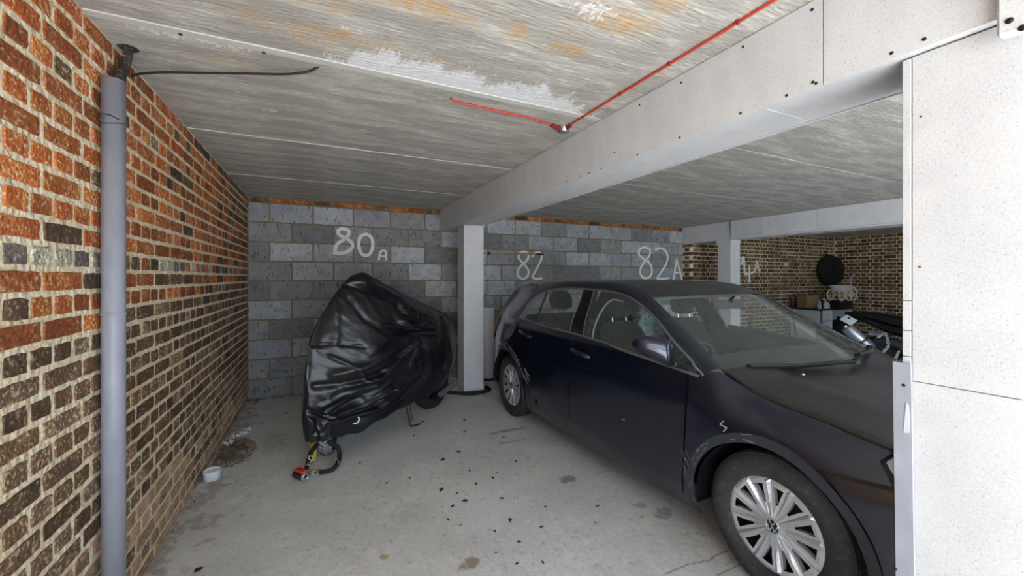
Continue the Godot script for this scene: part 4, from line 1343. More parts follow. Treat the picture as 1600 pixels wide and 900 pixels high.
	put(skin([Vector3(-0.70, 0.885, 0.96), Vector3(-0.70, 0.90, 0.72), Vector3(-0.70, 0.80, 0.60), Vector3(-0.70, 0.45, 0.66)], [Vector3(0, 0.93, 1.22), Vector3(0, 0.95, 0.76), Vector3(0, 0.82, 0.60), Vector3(0, 0.45, 0.66)], [Vector3(0.70, 0.885, 0.96), Vector3(0.70, 0.90, 0.72), Vector3(0.70, 0.80, 0.60), Vector3(0.70, 0.45, 0.66)], 12), "dashboard", M.dash, car)
	seat(car, Vector3(-0.37, 0.33, 0.16), 0.25, "driver_seat")
	seat(car, Vector3(0.37, 0.33, 0.16), 0.25, "passenger_seat")
	seat(car, Vector3(-0.34, 0.33, -0.72), 0.26, "rear_seat")
	seat(car, Vector3(0.34, 0.33, -0.72), 0.26, "rear_seat")
	put(box(Vector3(0, 0.86, -1.42), Vector3(0.60, 0.012, 0.26), 0.01), "parcel_shelf", M.dash, car)
	st = begin()
	var ring := []
	var hub := Vector3(-0.37, 0.80, 0.50)
	var tilt := Basis(Vector3(1, 0, 0), deg_to_rad(-65))
	for k in 33: ring.append(hub + tilt * Vector3(0.18 * cos(TAU * k / 32), 0, 0.18 * sin(TAU * k / 32)))
	add_tube(st, ring, 0.015, 8)
	for a in [0.3, 2.84, 4.71]: add_tube(st, [hub, hub + tilt * Vector3(0.17 * cos(a), 0, -0.17 * sin(a))], 0.016, 6)
	add_tube(st, [hub, hub + tilt * Vector3(0, -0.2, 0)], 0.03, 8)
	put(done(st), "steering_wheel", M.dash, car)
	st = begin()
	add_box(st, Vector3(0, 1.20, 0.50), Vector3(0.12, 0.032, 0.015), 0.012, Basis(Vector3.UP, -0.3))
	add_tube(st, [Vector3(0, 1.22, 0.51), Vector3(0, 1.255, 0.55)], 0.01, 8)
	put(done(st), "rear_view_mirror", M.black_plastic, car)
	var inner := PackedVector2Array([Vector2(-0.29, 0.94), Vector2(-0.07, 0.94), Vector2(-0.19, 1.30), Vector2(-0.34, 1.30)])
	both(side_panel(inner, -0.035, 0.0), "pillar_lining", M.dash, car)
	var seam := []
	for p in [[-0.035, 0.955], [-0.060, 1.06], [-0.062, 1.16], [-0.03, 1.225], [0.03, 1.243], [0.12, 1.232]]: seam.append(Vector2(p[0], p[1]))
	both(side_tube(seam, 0.007, -0.045), "door_frame_edge", M.headliner, car)
	inner = PackedVector2Array([Vector2(-1.10, 0.96), Vector2(-1.06, 1.17), Vector2(-0.98, 1.23), Vector2(-1.2, 1.27), Vector2(-1.5, 1.24), Vector2(-1.55, 0.9)])
	both(side_panel(inner, -0.035, 0.0), "pillar_lining", M.headliner, car)
	var lin := []; var lin2 := []; var lin3 := []
	for k in range(1, RAIL.size()):
		lin.append(wa[k] + Vector3(0.03, -0.025, -0.015)); lin2.append(wo[k] + Vector3(0.05, -0.05, -0.02)); lin3.append(wc[k] + Vector3(0.035, -0.015, -0.02))
	both(skin(lin, lin2, lin3, 5, 4), "rail_lining", M.headliner, car)
	var belt_mesh := tube(smooth_path([Vector3(-0.60, 1.20, -0.22), Vector3(-0.62, 1.0, -0.14), Vector3(-0.66, 0.6, -0.10)], 5), 0.014, 6)
	both(belt_mesh, "seat_belt", M.seat_cloth, car)

	# a shopping bag stands on the rear seat
	var bag := Node3D.new()
	bag.name = "shopping_bag"
	add_child(bag)
	bag.transform = car.transform * Transform3D(Basis.IDENTITY, Vector3(0.30, 0.50, -0.56))
	tag(bag, "crumpled pale green and blue plastic shopping bag on the car's rear seat", "bag")
	var rows := []
	rng.seed = 5
	for j in 12:
		var t := j / 11.0
		var row := []
		for k in 28:
			var a := TAU * k / 28
			var r := lerp_table(t, [0, 0.1, 0.5, 0.8, 0.92, 1.0], [0.12, 0.17, 0.19, 0.15, 0.07, 0.09])
			r += 0.012 * sin(a * 5 + t * 7) + 0.010 * sin(a * 9 - t * 13) + rng.randf_range(-0.004, 0.004)
			row.append(Vector3(r * cos(a), 0.55 * t, r * sin(a) * 0.85))
		rows.append(row)
	st = begin()
	add_grid(st, rows, true)
	put(done(st), "film", M.bag_print, bag)
	put(tube(smooth_path([Vector3(-0.05, 0.5, 0.02), Vector3(-0.07, 0.62, 0.04), Vector3(0.03, 0.66, 0.05), Vector3(0.08, 0.58, 0.03), Vector3(0.05, 0.5, 0.0)], 6), 0.008, 6), "handle", M.bag_print, bag)

# ---------------------------------------------------------------- the covered motorcycle
const BIKE_A := Vector3(-0.02, 0, -3.23)
const BIKE_B := Vector3(1.36, 0, -4.47)

func bike_at(s: float, off: float, h: float) -> Vector3:
	var u := (BIKE_B - BIKE_A).normalized()
	var n := Vector3(-u.z, 0, u.x)          # towards the camera
	return BIKE_A + u * s + n * off + Vector3(0, h, 0)

func bike_of(px: float, py: float, off: float) -> Vector2:      # where a pixel's ray meets the cover's near side
	var u := (BIKE_B - BIKE_A).normalized()
	var n := Vector3(-u.z, 0, u.x)
	var v := ray(px, py)
	var t := (BIKE_A + n * off - EYE).dot(n) / v.dot(n)
	var p := EYE + v * t
	return Vector2((p - BIKE_A).dot(u), p.y)

func cover_front(h: float) -> float:
	return smooth_table(h, [0.10, 0.17, 0.26, 0.34, 0.40, 0.49, 0.68, 0.88, 1.05, 1.21, 1.33, 1.40, 1.43], [-0.09, -0.10, -0.11, -0.11, -0.105, -0.10, -0.095, -0.055, 0.025, 0.125, 0.245, 0.345, 0.45])

func cover_back(h: float) -> float:
	return smooth_table(h, [0.10, 0.14, 0.23, 0.43, 0.73, 0.86, 0.93, 1.0, 1.15, 1.29, 1.378, 1.42, 1.43], [1.56, 1.64, 1.80, 1.92, 2.00, 1.96, 1.84, 1.66, 1.22, 0.85, 0.62, 0.50, 0.46])

func cover_ridge(s: float) -> float:
	return smooth_table(s, [-0.1, 0.025, 0.125, 0.245, 0.345, 0.455, 0.62, 0.85, 1.22, 1.66, 1.84, 2.0], [0.80, 1.05, 1.21, 1.33, 1.40, 1.43, 1.378, 1.29, 1.15, 1.0, 0.93, 0.75])

func cover_half(s: float, h: float) -> float:
	var w := smooth_table(s, [-0.1, 0.05, 0.18, 0.34, 0.55, 0.9, 1.3, 1.6, 2.0], [0.17, 0.22, 0.27, 0.30, 0.27, 0.25, 0.25, 0.22, 0.16])
	var drop := clampf((cover_ridge(s) - h) / 0.56, 0.0, 1.0)
	w *= lerpf(0.08, 1.0, pow(drop, 0.78))
	# gathered by the cord above the front tyre, and drawn in towards the hem
	var g := smoothstep(0.62, 0.34, h) * smoothstep(0.55, 0.10, s)
	w = lerpf(w, 0.125, g * 0.85)
	w *= lerpf(0.80, 1.0, smoothstep(0.12, 0.6, h))
	return w

func make_motorcycle() -> void:
	var bike := thing("covered_motorcycle", "motorcycle under a creased black cover, leaning beside the white column", "motorcycle", Vector3.ZERO)
	# folds: polylines in pixels on the near side, height (+ ridge, - valley) and width in metres
	var folds := []
	for f in [
		[0.045, 0.15, [[640, 536], [652, 566]]], [0.02, 0.05, [[630, 505], [655, 505]]],
		[-0.050, 0.030, [[529, 448], [531, 490], [529, 530], [528, 570], [532, 600]]], [0.028, 0.030, [[515, 480], [508, 530], [503, 580], [505, 620], [515, 645]]], [0.02, 0.018, [[521, 500], [519, 550], [514, 600]]],
		[-0.026, 0.022, [[526, 608], [560, 598], [598, 578], [622, 548], [640, 520]]], [0.022, 0.020, [[540, 588], [575, 570], [610, 545], [632, 524]]], [0.020, 0.018, [[552, 604], [590, 590], [618, 566]]],
		[0.026, 0.018, [[546, 656], [580, 634], [612, 606], [634, 562], [642, 528]]], [-0.022, 0.014, [[544, 650], [574, 624], [604, 596]]], [0.022, 0.014, [[552, 662], [596, 640], [626, 606], [648, 566], [650, 530]]], [-0.018, 0.012, [[549, 659], [588, 638], [619, 607], [641, 564]]],
		[0.018, 0.014, [[530, 640], [552, 620], [586, 604]]], [-0.016, 0.012, [[536, 646], [560, 626], [580, 616]]], [0.014, 0.012, [[541, 560], [560, 575], [575, 596]]], [-0.012, 0.010, [[534, 541], [552, 540], [572, 542]]],
		[0.030, 0.015, [[645, 517], [626, 500], [616, 490]]], [-0.024, 0.011, [[645, 517], [630, 494], [624, 480]]], [0.033, 0.014, [[645, 517], [636, 490], [630, 474]]], [-0.024, 0.010, [[645, 517], [643, 492], [640, 476]]], [0.030, 0.013, [[645, 517], [652, 494], [654, 482]]],
		[-0.027, 0.011, [[645, 517], [662, 504], [676, 494]]], [0.030, 0.011, [[645, 516], [668, 508], [694, 500]]], [-0.030, 0.009, [[646, 518], [668, 517], [690, 517]]], [0.024, 0.011, [[646, 520], [670, 522], [692, 524]]], [-0.027, 0.010, [[644, 519], [626, 519], [612, 520]]], [0.024, 0.011, [[644, 516], [624, 512], [606, 508]]],
		[-0.030, 0.011, [[642, 522], [630, 540], [616, 556]]], [0.030, 0.011, [[644, 524], [638, 550], [632, 572]]], [-0.024, 0.010, [[647, 524], [646, 548], [642, 572]]], [-0.022, 0.018, [[548, 438], [590, 458], [630, 478], [664, 492]]], [0.020, 0.022, [[566, 434], [610, 452], [660, 478], [700, 494]]],
		[0.026, 0.020, [[703, 496], [702, 540], [694, 590], [684, 618]]], [-0.030, 0.022, [[712, 505], [710, 550], [704, 600]]], [-0.014, 0.014, [[664, 490], [672, 500], [682, 504]]], [-0.010, 0.02, [[560, 470], [580, 500], [600, 520]]], [0.012, 0.02, [[545, 470], [552, 510], [548, 540]]],
		[0.014, 0.014, [[600, 645], [630, 618], [650, 590]]], [-0.012, 0.012, [[570, 660], [606, 645], [634, 624]]], [0.016, 0.012, [[508, 650], [520, 662], [520, 680]]], [-0.018, 0.012, [[514, 654], [528, 664], [530, 684]]], [0.016, 0.012, [[538, 662], [532, 674], [526, 688]]], [-0.02, 0.012, [[500, 638], [518, 648], [536, 655]]]]:
		var pts := []
		for p in f[2]: pts.append(bike_of(p[0], p[1], 0.17 if p[1] < 500 else 0.24))
		var area := Rect2(pts[0], Vector2.ZERO)
		for p in pts: area = area.expand(p)
		folds.append([f[0] * 1.5, f[1] * 1.15, pts, area.grow(f[1] * 3.0)])
	var crumple := FastNoiseLite.new()
	crumple.seed = 3
	crumple.frequency = 5.0
	crumple.fractal_octaves = 4
	crumple.fractal_type = FastNoiseLite.FRACTAL_RIDGED
	var soft := FastNoiseLite.new()
	soft.seed = 8
	soft.frequency = 2.2
	soft.fractal_octaves = 2
	var rows := []
	var levels := 120
	var around := 300
	for j in levels + 1:
		var t := float(j) / levels
		var h0 := lerpf(0.10, 1.428, pow(t, 0.93))
		var row := []
		for k in around:
			var th := TAU * k / around
			var c := cos(th)
			var near := sin(th) > 0
			var hem := 0.006 * sin(th * 9.0) + 0.006 * sin(th * 23.0 + 1.0)
			var h := h0 + hem * (1.0 - t) * (1.0 - t)
			var a := cover_front(h0); var b := cover_back(h0)
			# more points near the two ends
			var s := lerpf(b, a, (1.0 - signf(c) * pow(absf(c), 0.8)) / 2.0)
			var e := (2.0 * s - a - b) / maxf(b - a, 0.001)
			var close := pow(maxf(0.0, 1.0 - pow(absf(e), 4.0)), 0.5)
			h += (0.12 * smoothstep(0.35, 0.05, s) + (0.15 * smoothstep(0.10, 0.45, s) if near else 0.02)) * pow(1.0 - t, 3.0)
			var w := cover_half(s, h0) * close
			if j == levels: w *= 0.15
			var off := w * (1.0 if near else -1.0) * clampf(absf(sin(th)) * 6.0, 0, 1)
			var d := 0.0
			if near:
				for f in folds:
					if not f[3].has_point(Vector2(s, h)): continue
					var best := 9.0
					for q in f[2].size() - 1:
						var cp := Geometry2D.get_closest_point_to_segment(Vector2(s, h), f[2][q], f[2][q + 1])
						best = minf(best, cp.distance_to(Vector2(s, h)))
						if best > 0.25: break
					if best < f[1] * 3.0: d += f[0] * exp(-pow(best / f[1], 2.0))
			d += 0.010 * crumple.get_noise_3d(s + h * 0.5, h * 0.7 - s * 0.35, 2.0 if near else 5.0) + 0.016 * soft.get_noise_3d(s, h, 1.0 if near else 4.0)
			d *= smoothstep(0.0, 0.06, 1.43 - h0) * (0.35 + 0.65 * close)
			off += d * (1.0 if near else -1.0)
			row.append(bike_at(s, off, h))
		rows.append(row)
	var st := begin()
	add_grid(st, rows, true)
	var top := []
	for k in around: top.append(bike_at(0.455, 0, 1.428))
	add_grid(st, [rows[-1], top], true)
	put(done(st), "cover", M.cover, bike, "creased black nylon cover")
	# cord and ring that gather the cover over the tyre
	var cord := []
	for k in 29:
		var th := lerpf(-0.25, PI * 0.62, k / 28.0)
		cord.append(bike_at(0.16 - 0.185 * cos(th), 0.115 * sin(th) + 0.01, 0.385 - 0.10 * clampf(sin(th), 0, 1) * 0.6))
	put(tube(cord, 0.006, 6), "tie_cord", M.black_plastic, bike)
	var ring := []
	var rc := bike_at(0.235, 0.135, 0.30)
	for k in 17: ring.append(rc + Vector3(0.028 * sin(k * PI / 16 * 1.25 - 0.3), -0.028 * cos(k * PI / 16 * 1.25 - 0.3) * -1.0, 0.01))
	put(tube(ring, 0.006, 6), "cord_ring", M.white_pvc, bike, "white plastic ring")
	# front tyre below the cover
	var u := (BIKE_B - BIKE_A).normalized()
	var across := Vector3(-u.z, 0, u.x)
	var wb := Basis(u, across, u.cross(across))
	var rear_basis := wb
	wb = Basis(Vector3.UP, 0.72) * wb * Basis.IDENTITY      # the bars are turned towards the yard
	var steer := on_y(507, 734, 0.0)
	var wc := Vector3(steer.x, 0.285, steer.z) + Vector3(0.03, 0, -0.30)
	st = begin()
	add_lathe(st, [Vector2(0.262, -0.046), Vector2(0.278, -0.026), Vector2(0.284, 0.0), Vector2(0.278, 0.026), Vector2(0.262, 0.046)], 64, wb, wc)
	var tyre := put(done(st), "front_tyre", M.bike_tyre, bike, "dusty grey front tyre with curved tread grooves")
	for sg in [-1.0, 1.0]:
		put(lathe([Vector2(0.18, 0.04 * sg), Vector2(0.20, 0.052 * sg), Vector2(0.235, 0.056 * sg), Vector2(0.262, 0.046 * sg)], 64, wb, wc), "sidewall", M.black_rubber, tyre)
	var gr := begin()
	for k in 40:
		for sg in [-1.0, 1.0]:
			var pts := []
			for q in 6:
				var v := q / 5.0
				var a := TAU * k / 40.0 + 0.10 * sin(v * 3.6) + (0.0 if sg > 0 else 0.07)
				var y: float = sg * lerpf(0.006, 0.050, v)
				var r := lerp_table(absf(y), [0, 0.026, 0.046, 0.056], [0.2846, 0.2786, 0.2626, 0.2356])
				pts.append(wc + wb * Vector3(r * cos(a), y, r * sin(a)))
			add_tube(gr, pts, 0.0032, 4, false)
	put(done(gr), "tread_grooves", M.black_rubber, tyre)
	put(lathe([Vector2(0.02, -0.05), Vector2(0.03, -0.03), Vector2(0.17, -0.012), Vector2(0.185, -0.035), Vector2(0.185, 0.035), Vector2(0.17, 0.012), Vector2(0.03, 0.03), Vector2(0.02, 0.05)], 40, wb, wc), "front_rim", M.black_plastic, bike)
	wc = bike_at(1.46, 0.0, 0.285)
	put(lathe([Vector2(0.18, -0.05), Vector2(0.235, -0.066), Vector2(0.27, -0.05), Vector2(0.284, 0.0), Vector2(0.27, 0.05), Vector2(0.235, 0.066), Vector2(0.18, 0.05), Vector2(0.18, -0.05)], 48, rear_basis, wc), "rear_tyre", M.black_rubber, bike)
	# side stand
	var foot := on_y(641, 666, 0.008)
	var up := bike_at(0.98, 0.03, 0.34)
	st = begin()
	add_tube(st, smooth_path([up, up.lerp(foot, 0.5) + Vector3(-0.01, 0, 0), foot + Vector3(0, 0.02, 0), foot + Vector3(0.02, 0.0, 0), on_y(657, 662, 0.008)], 5), 0.008, 8)
	add_tube(st, [up + Vector3(0.025, 0, 0), foot + Vector3(0.018, 0.05, 0)], 0.005, 6)
	put(done(st), "side_stand", M.black_plastic, bike)
	# exhaust end showing under the back of the cover
	put(tube([bike_at(1.45, 0.12, 0.16), bike_at(1.78, 0.10, 0.20)], 0.03, 12), "exhaust_end", M.steel, bike)

	# chain lock through the front wheel
	var lock := thing("chain_lock", "chain lock with black sleeve and red lock body round the covered motorcycle's front tyre", "lock", Vector3.ZERO)
	var loop := []
	for p in [[500, 738, 0.02], [520, 733, 0.035], [530, 716, 0.06], [528, 700, 0.12], [514, 690, 0.2]]:
		loop.append(on_y(p[0], p[1], p[2]))
	put(tube(smooth_path(loop, 6), 0.017, 8), "sleeve", M.black_sleeve, lock)
	loop = []
	for p in [[478, 734, 0.03], [482, 720, 0.06], [487, 705, 0.12], [496, 694, 0.18]]:
		loop.append(on_y(p[0], p[1], p[2]))
	put(tube(smooth_path(loop, 6), 0.017, 8), "sleeve", M.black_sleeve, lock)
	for c in [[484, 724, 0.06, 0.3], [486, 716, 0.085, 1.2], [479, 730, 0.04, 0.8], [488, 736, 0.03, 0.1], [492, 739, 0.018, 1.3], [498, 736, 0.028, 0.5], [485, 710, 0.10, 0.2], [526, 722, 0.06, 0.9]]:
		var p := on_y(c[0], c[1], c[2])
		var lk := []
		var bb := Basis(Vector3(1, 0, 0), c[3]) * Basis(Vector3.UP, c[3] * 2.0)
		for k in 15: lk.append(p + bb * Vector3(0.020 * cos(TAU * k / 14), 0.0, 0.012 * sin(TAU * k / 14)))
		put(tube(lk, 0.0045, 6), "chain_link", M.brass_chain, lock)
	var lb := on_y(470, 742, 0.035)
	var dirb := (on_y(478, 744, 0.035) - on_y(460, 737, 0.035)).normalized()
	var side := dirb.cross(Vector3.UP).normalized()
	var frame := Basis(dirb, Vector3.UP, side)
	var cyl := Basis(dirb.cross(Vector3.UP).normalized(), dirb, Vector3.UP)
	put(lathe([Vector2(0, -0.055), Vector2(0.026, -0.055), Vector2(0.030, -0.050), Vector2(0.030, 0.040), Vector2(0.026, 0.044), Vector2(0, 0.044)], 18, cyl, lb), "lock_body", M.black_plastic, lock)
	put(lathe([Vector2(0.012, 0.046), Vector2(0.013, 0.058), Vector2(0.026, 0.060), Vector2(0.030, 0.055), Vector2(0.030, 0.042)], 18, cyl, lb), "lock_end", M.steel, lock)
	put(box(lb + Vector3(0, 0.030, 0), Vector3(0.045, 0.008, 0.022), 0.004, frame), "red_label", M.red_label, lock, "red label on the lock")
	# the yellow disc lock on the brake disc
	var yl := thing("disc_lock", "yellow disc lock standing beside the motorcycle's front tyre", "lock", on_y(486, 719, 0.0))
	st = begin()
	add_slab(st, PackedVector2Array([Vector2(-0.028, 0.0), Vector2(0.022, 0.0), Vector2(0.030, 0.06), Vector2(0.030, 0.165), Vector2(0.022, 0.18), Vector2(0.006, 0.175), Vector2(-0.012, 0.09)]), Vector3(0, 0, -0.015), Vector3(1, 0, 0).rotated(Vector3.UP, 0.3), Vector3.UP, 0.03)
	put(done(st), "body", M.yellow, yl)
	put(tube([Vector3(0.0, 0.02, 0.016), Vector3(0.0, 0.02, 0.028)], 0.01, 10), "keyway", M.steel, yl)

# ---------------------------------------------------------------- pipes and cables
func make_services() -> void:
	var dp := thing("drainpipe", "grey plastic drainpipe standing against the brick wall", "pipe", Vector3(-0.690, 0, -1.985))
	put(lathe([Vector2(0.030, 0.0), Vector2(0.034, 0.0), Vector2(0.034, 2.118), Vector2(0.030, 2.118), Vector2(0.030, 0.0)], 28), "pipe", M.grey_pvc, dp)
	var wire := []
	for k in 25:
		var a := TAU * k / 24.0
		wire.append(Vector3(0.0352 * cos(a), 1.957 - 0.010 * sin(a) + 0.006 * cos(a), 0.0352 * sin(a)))
	wire.append(Vector3(0.01, 1.972, 0.05)); wire.append(Vector3(-0.04, 1.968, 0.085))
	put(tube(wire, 0.0018, 5), "tie_wire", M.black_plastic, dp)
	put(lathe([Vector2(0.034, -0.004), Vector2(0.0365, -0.004), Vector2(0.0365, 0.004), Vector2(0.034, 0.004)], 20, Basis.IDENTITY, Vector3(0, 1.25, 0)), "collar", M.grey_pvc, dp)
	# rusty iron stub between pipe and ceiling
	var stub := thing("iron_stub", "rusted black iron pipe stub between drainpipe and ceiling", "pipe", Vector3(-0.700, 0, -2.075))
	put(tube(smooth_path([Vector3(0.0, 2.125, 0.03), Vector3(0.004, 2.18, 0.0), Vector3(0.006, 2.24, -0.03), Vector3(0.004, 2.311, -0.055)], 5), [0.020, 0.017, 0.016, 0.015, 0.014, 0.014, 0.014, 0.014, 0.014, 0.014, 0.014, 0.015, 0.015, 0.016, 0.017, 0.018], 10), "stub", M.iron, stub)
	put(lathe([Vector2(0.014, -0.006), Vector2(0.028, -0.004), Vector2(0.034, 0.0)], 14, Basis.IDENTITY, Vector3(0.004, 2.311, -0.055)), "ceiling_rim", M.iron, stub)
	put(box(Vector3(-0.028, 2.17, -0.075), Vector3(0.006, 0.085, 0.03), 0.002), "back_plate", M.rust, stub)
	var cable := thing("black_cable", "thin black cable sagging from the iron stub to the ceiling", "cable", Vector3.ZERO)
	var pts := []
	var px := [[200, 126], [206, 119], [222, 115], [260, 113], [320, 114], [390, 115], [440, 116], [470, 114], [487, 110], [497, 104]]
	for p in px:
		var d := lerpf(1.74, 1.765, (p[0] - 200.0) / 300.0)
		pts.append(EYE + ray(p[0], p[1]) * d)
	pts.append(on_y(499, 102, CEIL_Y + 0.004))
	put(tube(smooth_path(pts, 5), 0.0052, 8), "sheath", M.black_rubber, cable)

	var red := thing("red_cable", "red cable clipped to the ceiling with a metal junction box beside the beam", "cable", Vector3.ZERO)
	var y := CEIL_Y - 0.009
	var a := []
	a.append(on_y(704, 153, CEIL_Y - 0.002))
	for p in [[711, 158], [730, 163], [770, 172], [820, 183], [862, 195]]: a.append(on_y(p[0], p[1], y))
	put(tube(smooth_path(a, 5), 0.0055, 8), "cable_run", M.red_cable, red)
	var jb := on_y(880, 199, CEIL_Y - 0.02)
	jb.x = 1.352; jb.z = -2.085
	var b := [Vector3(1.356, y - 0.004, -2.035), Vector3(1.356, y, -1.95), Vector3(1.354, y, -1.5), Vector3(1.356, y, -1.0), Vector3(1.352, y, -0.4), Vector3(1.354, y, 0.4)]
	put(tube(smooth_path(b, 5), 0.0055, 8), "cable_run", M.red_cable, red)
	put(lathe([Vector2(0, -0.036), Vector2(0.030, -0.036), Vector2(0.034, -0.030), Vector2(0.036, -0.004), Vector2(0.036, 0.0)], 20, Basis.IDENTITY, Vector3(jb.x, CEIL_Y, jb.z)), "junction_box", M.steel, red, "galvanised round junction box")
	var g1: Vector3 = a[-1]
	put(tube([g1 + Vector3(-0.004, -0.003, 0), Vector3(jb.x - 0.03, CEIL_Y - 0.017, jb.z + 0.004)], 0.013, 10), "gland", M.dark_red, red)
	put(tube([Vector3(1.356, CEIL_Y - 0.014, -2.018), Vector3(jb.x + 0.003, CEIL_Y - 0.017, jb.z + 0.03)], 0.013, 10), "gland", M.dark_red, red)
	var clip := box(Vector3.ZERO, Vector3(0.008, 0.008, 0.005), 0.002)
	for p in [[735, 164], [792, 177], [845, 190]]:
		put(clip, "clip", M.dark_red, red).position = on_y(p[0], p[1], y + 0.002)
	for p in [[907, 182], [964, 146], [1039, 98], [1145, 32]]:
		put(clip, "clip", M.dark_red, red).position = Vector3(1.355, y + 0.002, on_y(p[0], p[1], y).z)

	var rod := thing("metal_rod", "thin brass rod with a black end, fixed across the block wall above 82", "rod", Vector3.ZERO)
	var r0 := on_z(700, 395, -5.30); var r1 := on_z(838, 397, -5.30)
	put(tube([r0, r1], 0.011, 10), "bar", M.brass, rod)
	put(tube([r1, on_z(849, 397.5, -5.30)], 0.014, 10), "end_cap", M.black_plastic, rod)
	put(tube([on_z(764, 396, -5.30) + Vector3(-0.012, 0, 0), on_z(764, 396, -5.30) + Vector3(0.012, 0, 0)], 0.020, 10), "ring", M.black_plastic, rod)
	for px0 in [764, 830]:
		var q := on_z(px0, 396, -5.30)
		put(tube([q, Vector3(q.x, q.y, BACK_Z)], 0.006, 8), "bracket", M.steel, rod)

# ---------------------------------------------------------------- things on the floor
func make_floor_things() -> void:
	var tb := thing("white_pipe", "white plastic pipe standing on end behind the column", "pipe", Vector3(2.06, 0, -5.06))
	put(lathe([Vector2(0.080, 0.0), Vector2(0.088, 0.0), Vector2(0.088, 0.975), Vector2(0.080, 0.975), Vector2(0.080, 0.0)], 28), "tube", M.white_pvc, tb)
	put(lathe([Vector2(0.088, 0.0), Vector2(0.094, 0.0), Vector2(0.094, 0.03), Vector2(0.088, 0.034)], 28), "foot_collar", M.black_rubber, tb)
	var pl := thing("orange_board", "narrow orange board leaning on the block wall behind the car", "board", Vector3(2.33, 0, -5.29))
	put(box(Vector3(0, 0.40, 0), Vector3(0.075, 0.40, 0.012), 0.004, Basis(Vector3(1, 0, 0), -0.09)), "panel", M.orange_board, pl)
	var hs := thing("rubber_hose", "black rubber hose lying round the foot of the column", "hose", Vector3.ZERO)
	var pts := []
	for p in [[1.38, -4.62], [1.43, -4.58], [1.50, -4.53], [1.58, -4.49], [1.68, -4.475], [1.78, -4.475], [1.85, -4.50], [1.88, -4.56], [1.87, -4.66]]: pts.append(Vector3(p[0], 0.022, p[1]))
	put(tube(smooth_path(pts, 6), 0.021, 10), "hose", M.black_rubber, hs)
	pts = []
	for p in [[1.36, -4.66], [1.44, -4.60], [1.51, -4.505], [1.60, -4.452], [1.70, -4.436]]: pts.append(Vector3(p[0], 0.014, p[1]))
	put(tube(smooth_path(pts, 6), 0.013, 8), "loose_end", M.black_rubber, hs)

	var cp := on_y(333, 745, 0)
	var tub := thing("white_tub", "small round white plastic tub on the floor beside the brick wall", "tub", Vector3(maxf(cp.x, -0.672), 0, cp.z + 0.03))
	put(lathe([Vector2(0, 0.006), Vector2(0.044, 0.006), Vector2(0.047, 0.062), Vector2(0.051, 0.064), Vector2(0.052, 0.058), Vector2(0.049, 0.0), Vector2(0, 0.0)], 28), "wall", M.white_pvc, tub)
	put(lathe([Vector2(0, 0.050), Vector2(0.046, 0.050)], 24), "filling", M.paper, tub)

	rng.seed = 1234
	for p in [[346, 700, 0.05, "crumpled white paper scrap between the litter heap and the brick wall"], [379, 684, 0.055, "longest torn white paper strip lying on the leaf litter"], [388, 677, 0.03, "small folded white paper scrap beyond the torn strip"], [354, 690, 0.022, "tiny white paper scrap between crumpled scrap and torn strip"]]:
		var c := on_y(p[0], p[1], 0)
		var sc := thing("paper_scrap", p[3], "paper", Vector3(maxf(c.x, LEFT_X + 0.07), 0.012, c.z), rng.randf() * TAU, "paper scraps on the litter heap")
		var rows := []
		for j in 6:
			var row := []
			for k in 6:
				row.append(Vector3((k / 5.0 - 0.5) * 2.0 * p[2] * (0.6 + 0.4 * sin(j * 1.3)), 0.026 + 0.018 * sin(k * 2.1 + j) + rng.randf_range(-0.007, 0.007), (j / 5.0 - 0.5) * p[2] * 1.1))
			rows.append(row)
		var st := begin()
		add_grid(st, rows)
		put(done(st), "sheet", M.paper, sc)
	# litter heap: nobody could count it
	var st := begin()
	for k in 900:
		var a := rng.randf() * TAU
		var r := sqrt(rng.randf())
		var c := on_y(358, 712, 0)
		var x := c.x + 0.15 * r * cos(a) + 0.02
		var z := c.z + 0.30 * r * sin(a) - 0.05
		if x < LEFT_X + 0.025: x = LEFT_X + 0.025 + rng.randf() * 0.1
		if Vector2(x - tub.position.x, z - tub.position.z).length() < 0.085: continue
		shred(st, Vector3(x, 0.004 + 0.022 * (1.0 - r) * rng.randf(), z), rng.randf_range(0.008, 0.026))
	for k in 260:
		shred(st, Vector3(lerpf(LEFT_X + 0.02, 0.35, pow(rng.randf(), 1.4)), 0.004 + 0.006 * rng.randf(), BACK_Z + 0.02 + 0.10 * pow(rng.randf(), 2.0)), rng.randf_range(0.010, 0.035))
	for k in 200:
		shred(st, Vector3(LEFT_X + 0.012 + 0.05 * pow(rng.randf(), 2.0), 0.004, lerpf(-5.3, -2.1, rng.randf())), rng.randf_range(0.006, 0.018))
	var heap := put(done(st), "leaf_litter", M.litter, self)
	heap.set_meta("kind", "stuff")
	tag(heap, "brown dry leaf litter along the foot of the walls", "litter")
	# fine grit
	st = begin()
	for k in 420:
		var p := on_y(rng.randf_range(480, 1080), rng.randf_range(640, 895), 0.0)
		if p.x < 1.7 and p.x > -0.5: shred(st, Vector3(p.x, 0.002, p.z), rng.randf_range(0.002, 0.006))
	var grit := put(done(st), "grit", M.leaf, self)
	grit.set_meta("kind", "stuff")
	tag(grit, "fine dark grit scattered over the concrete floor", "grit")
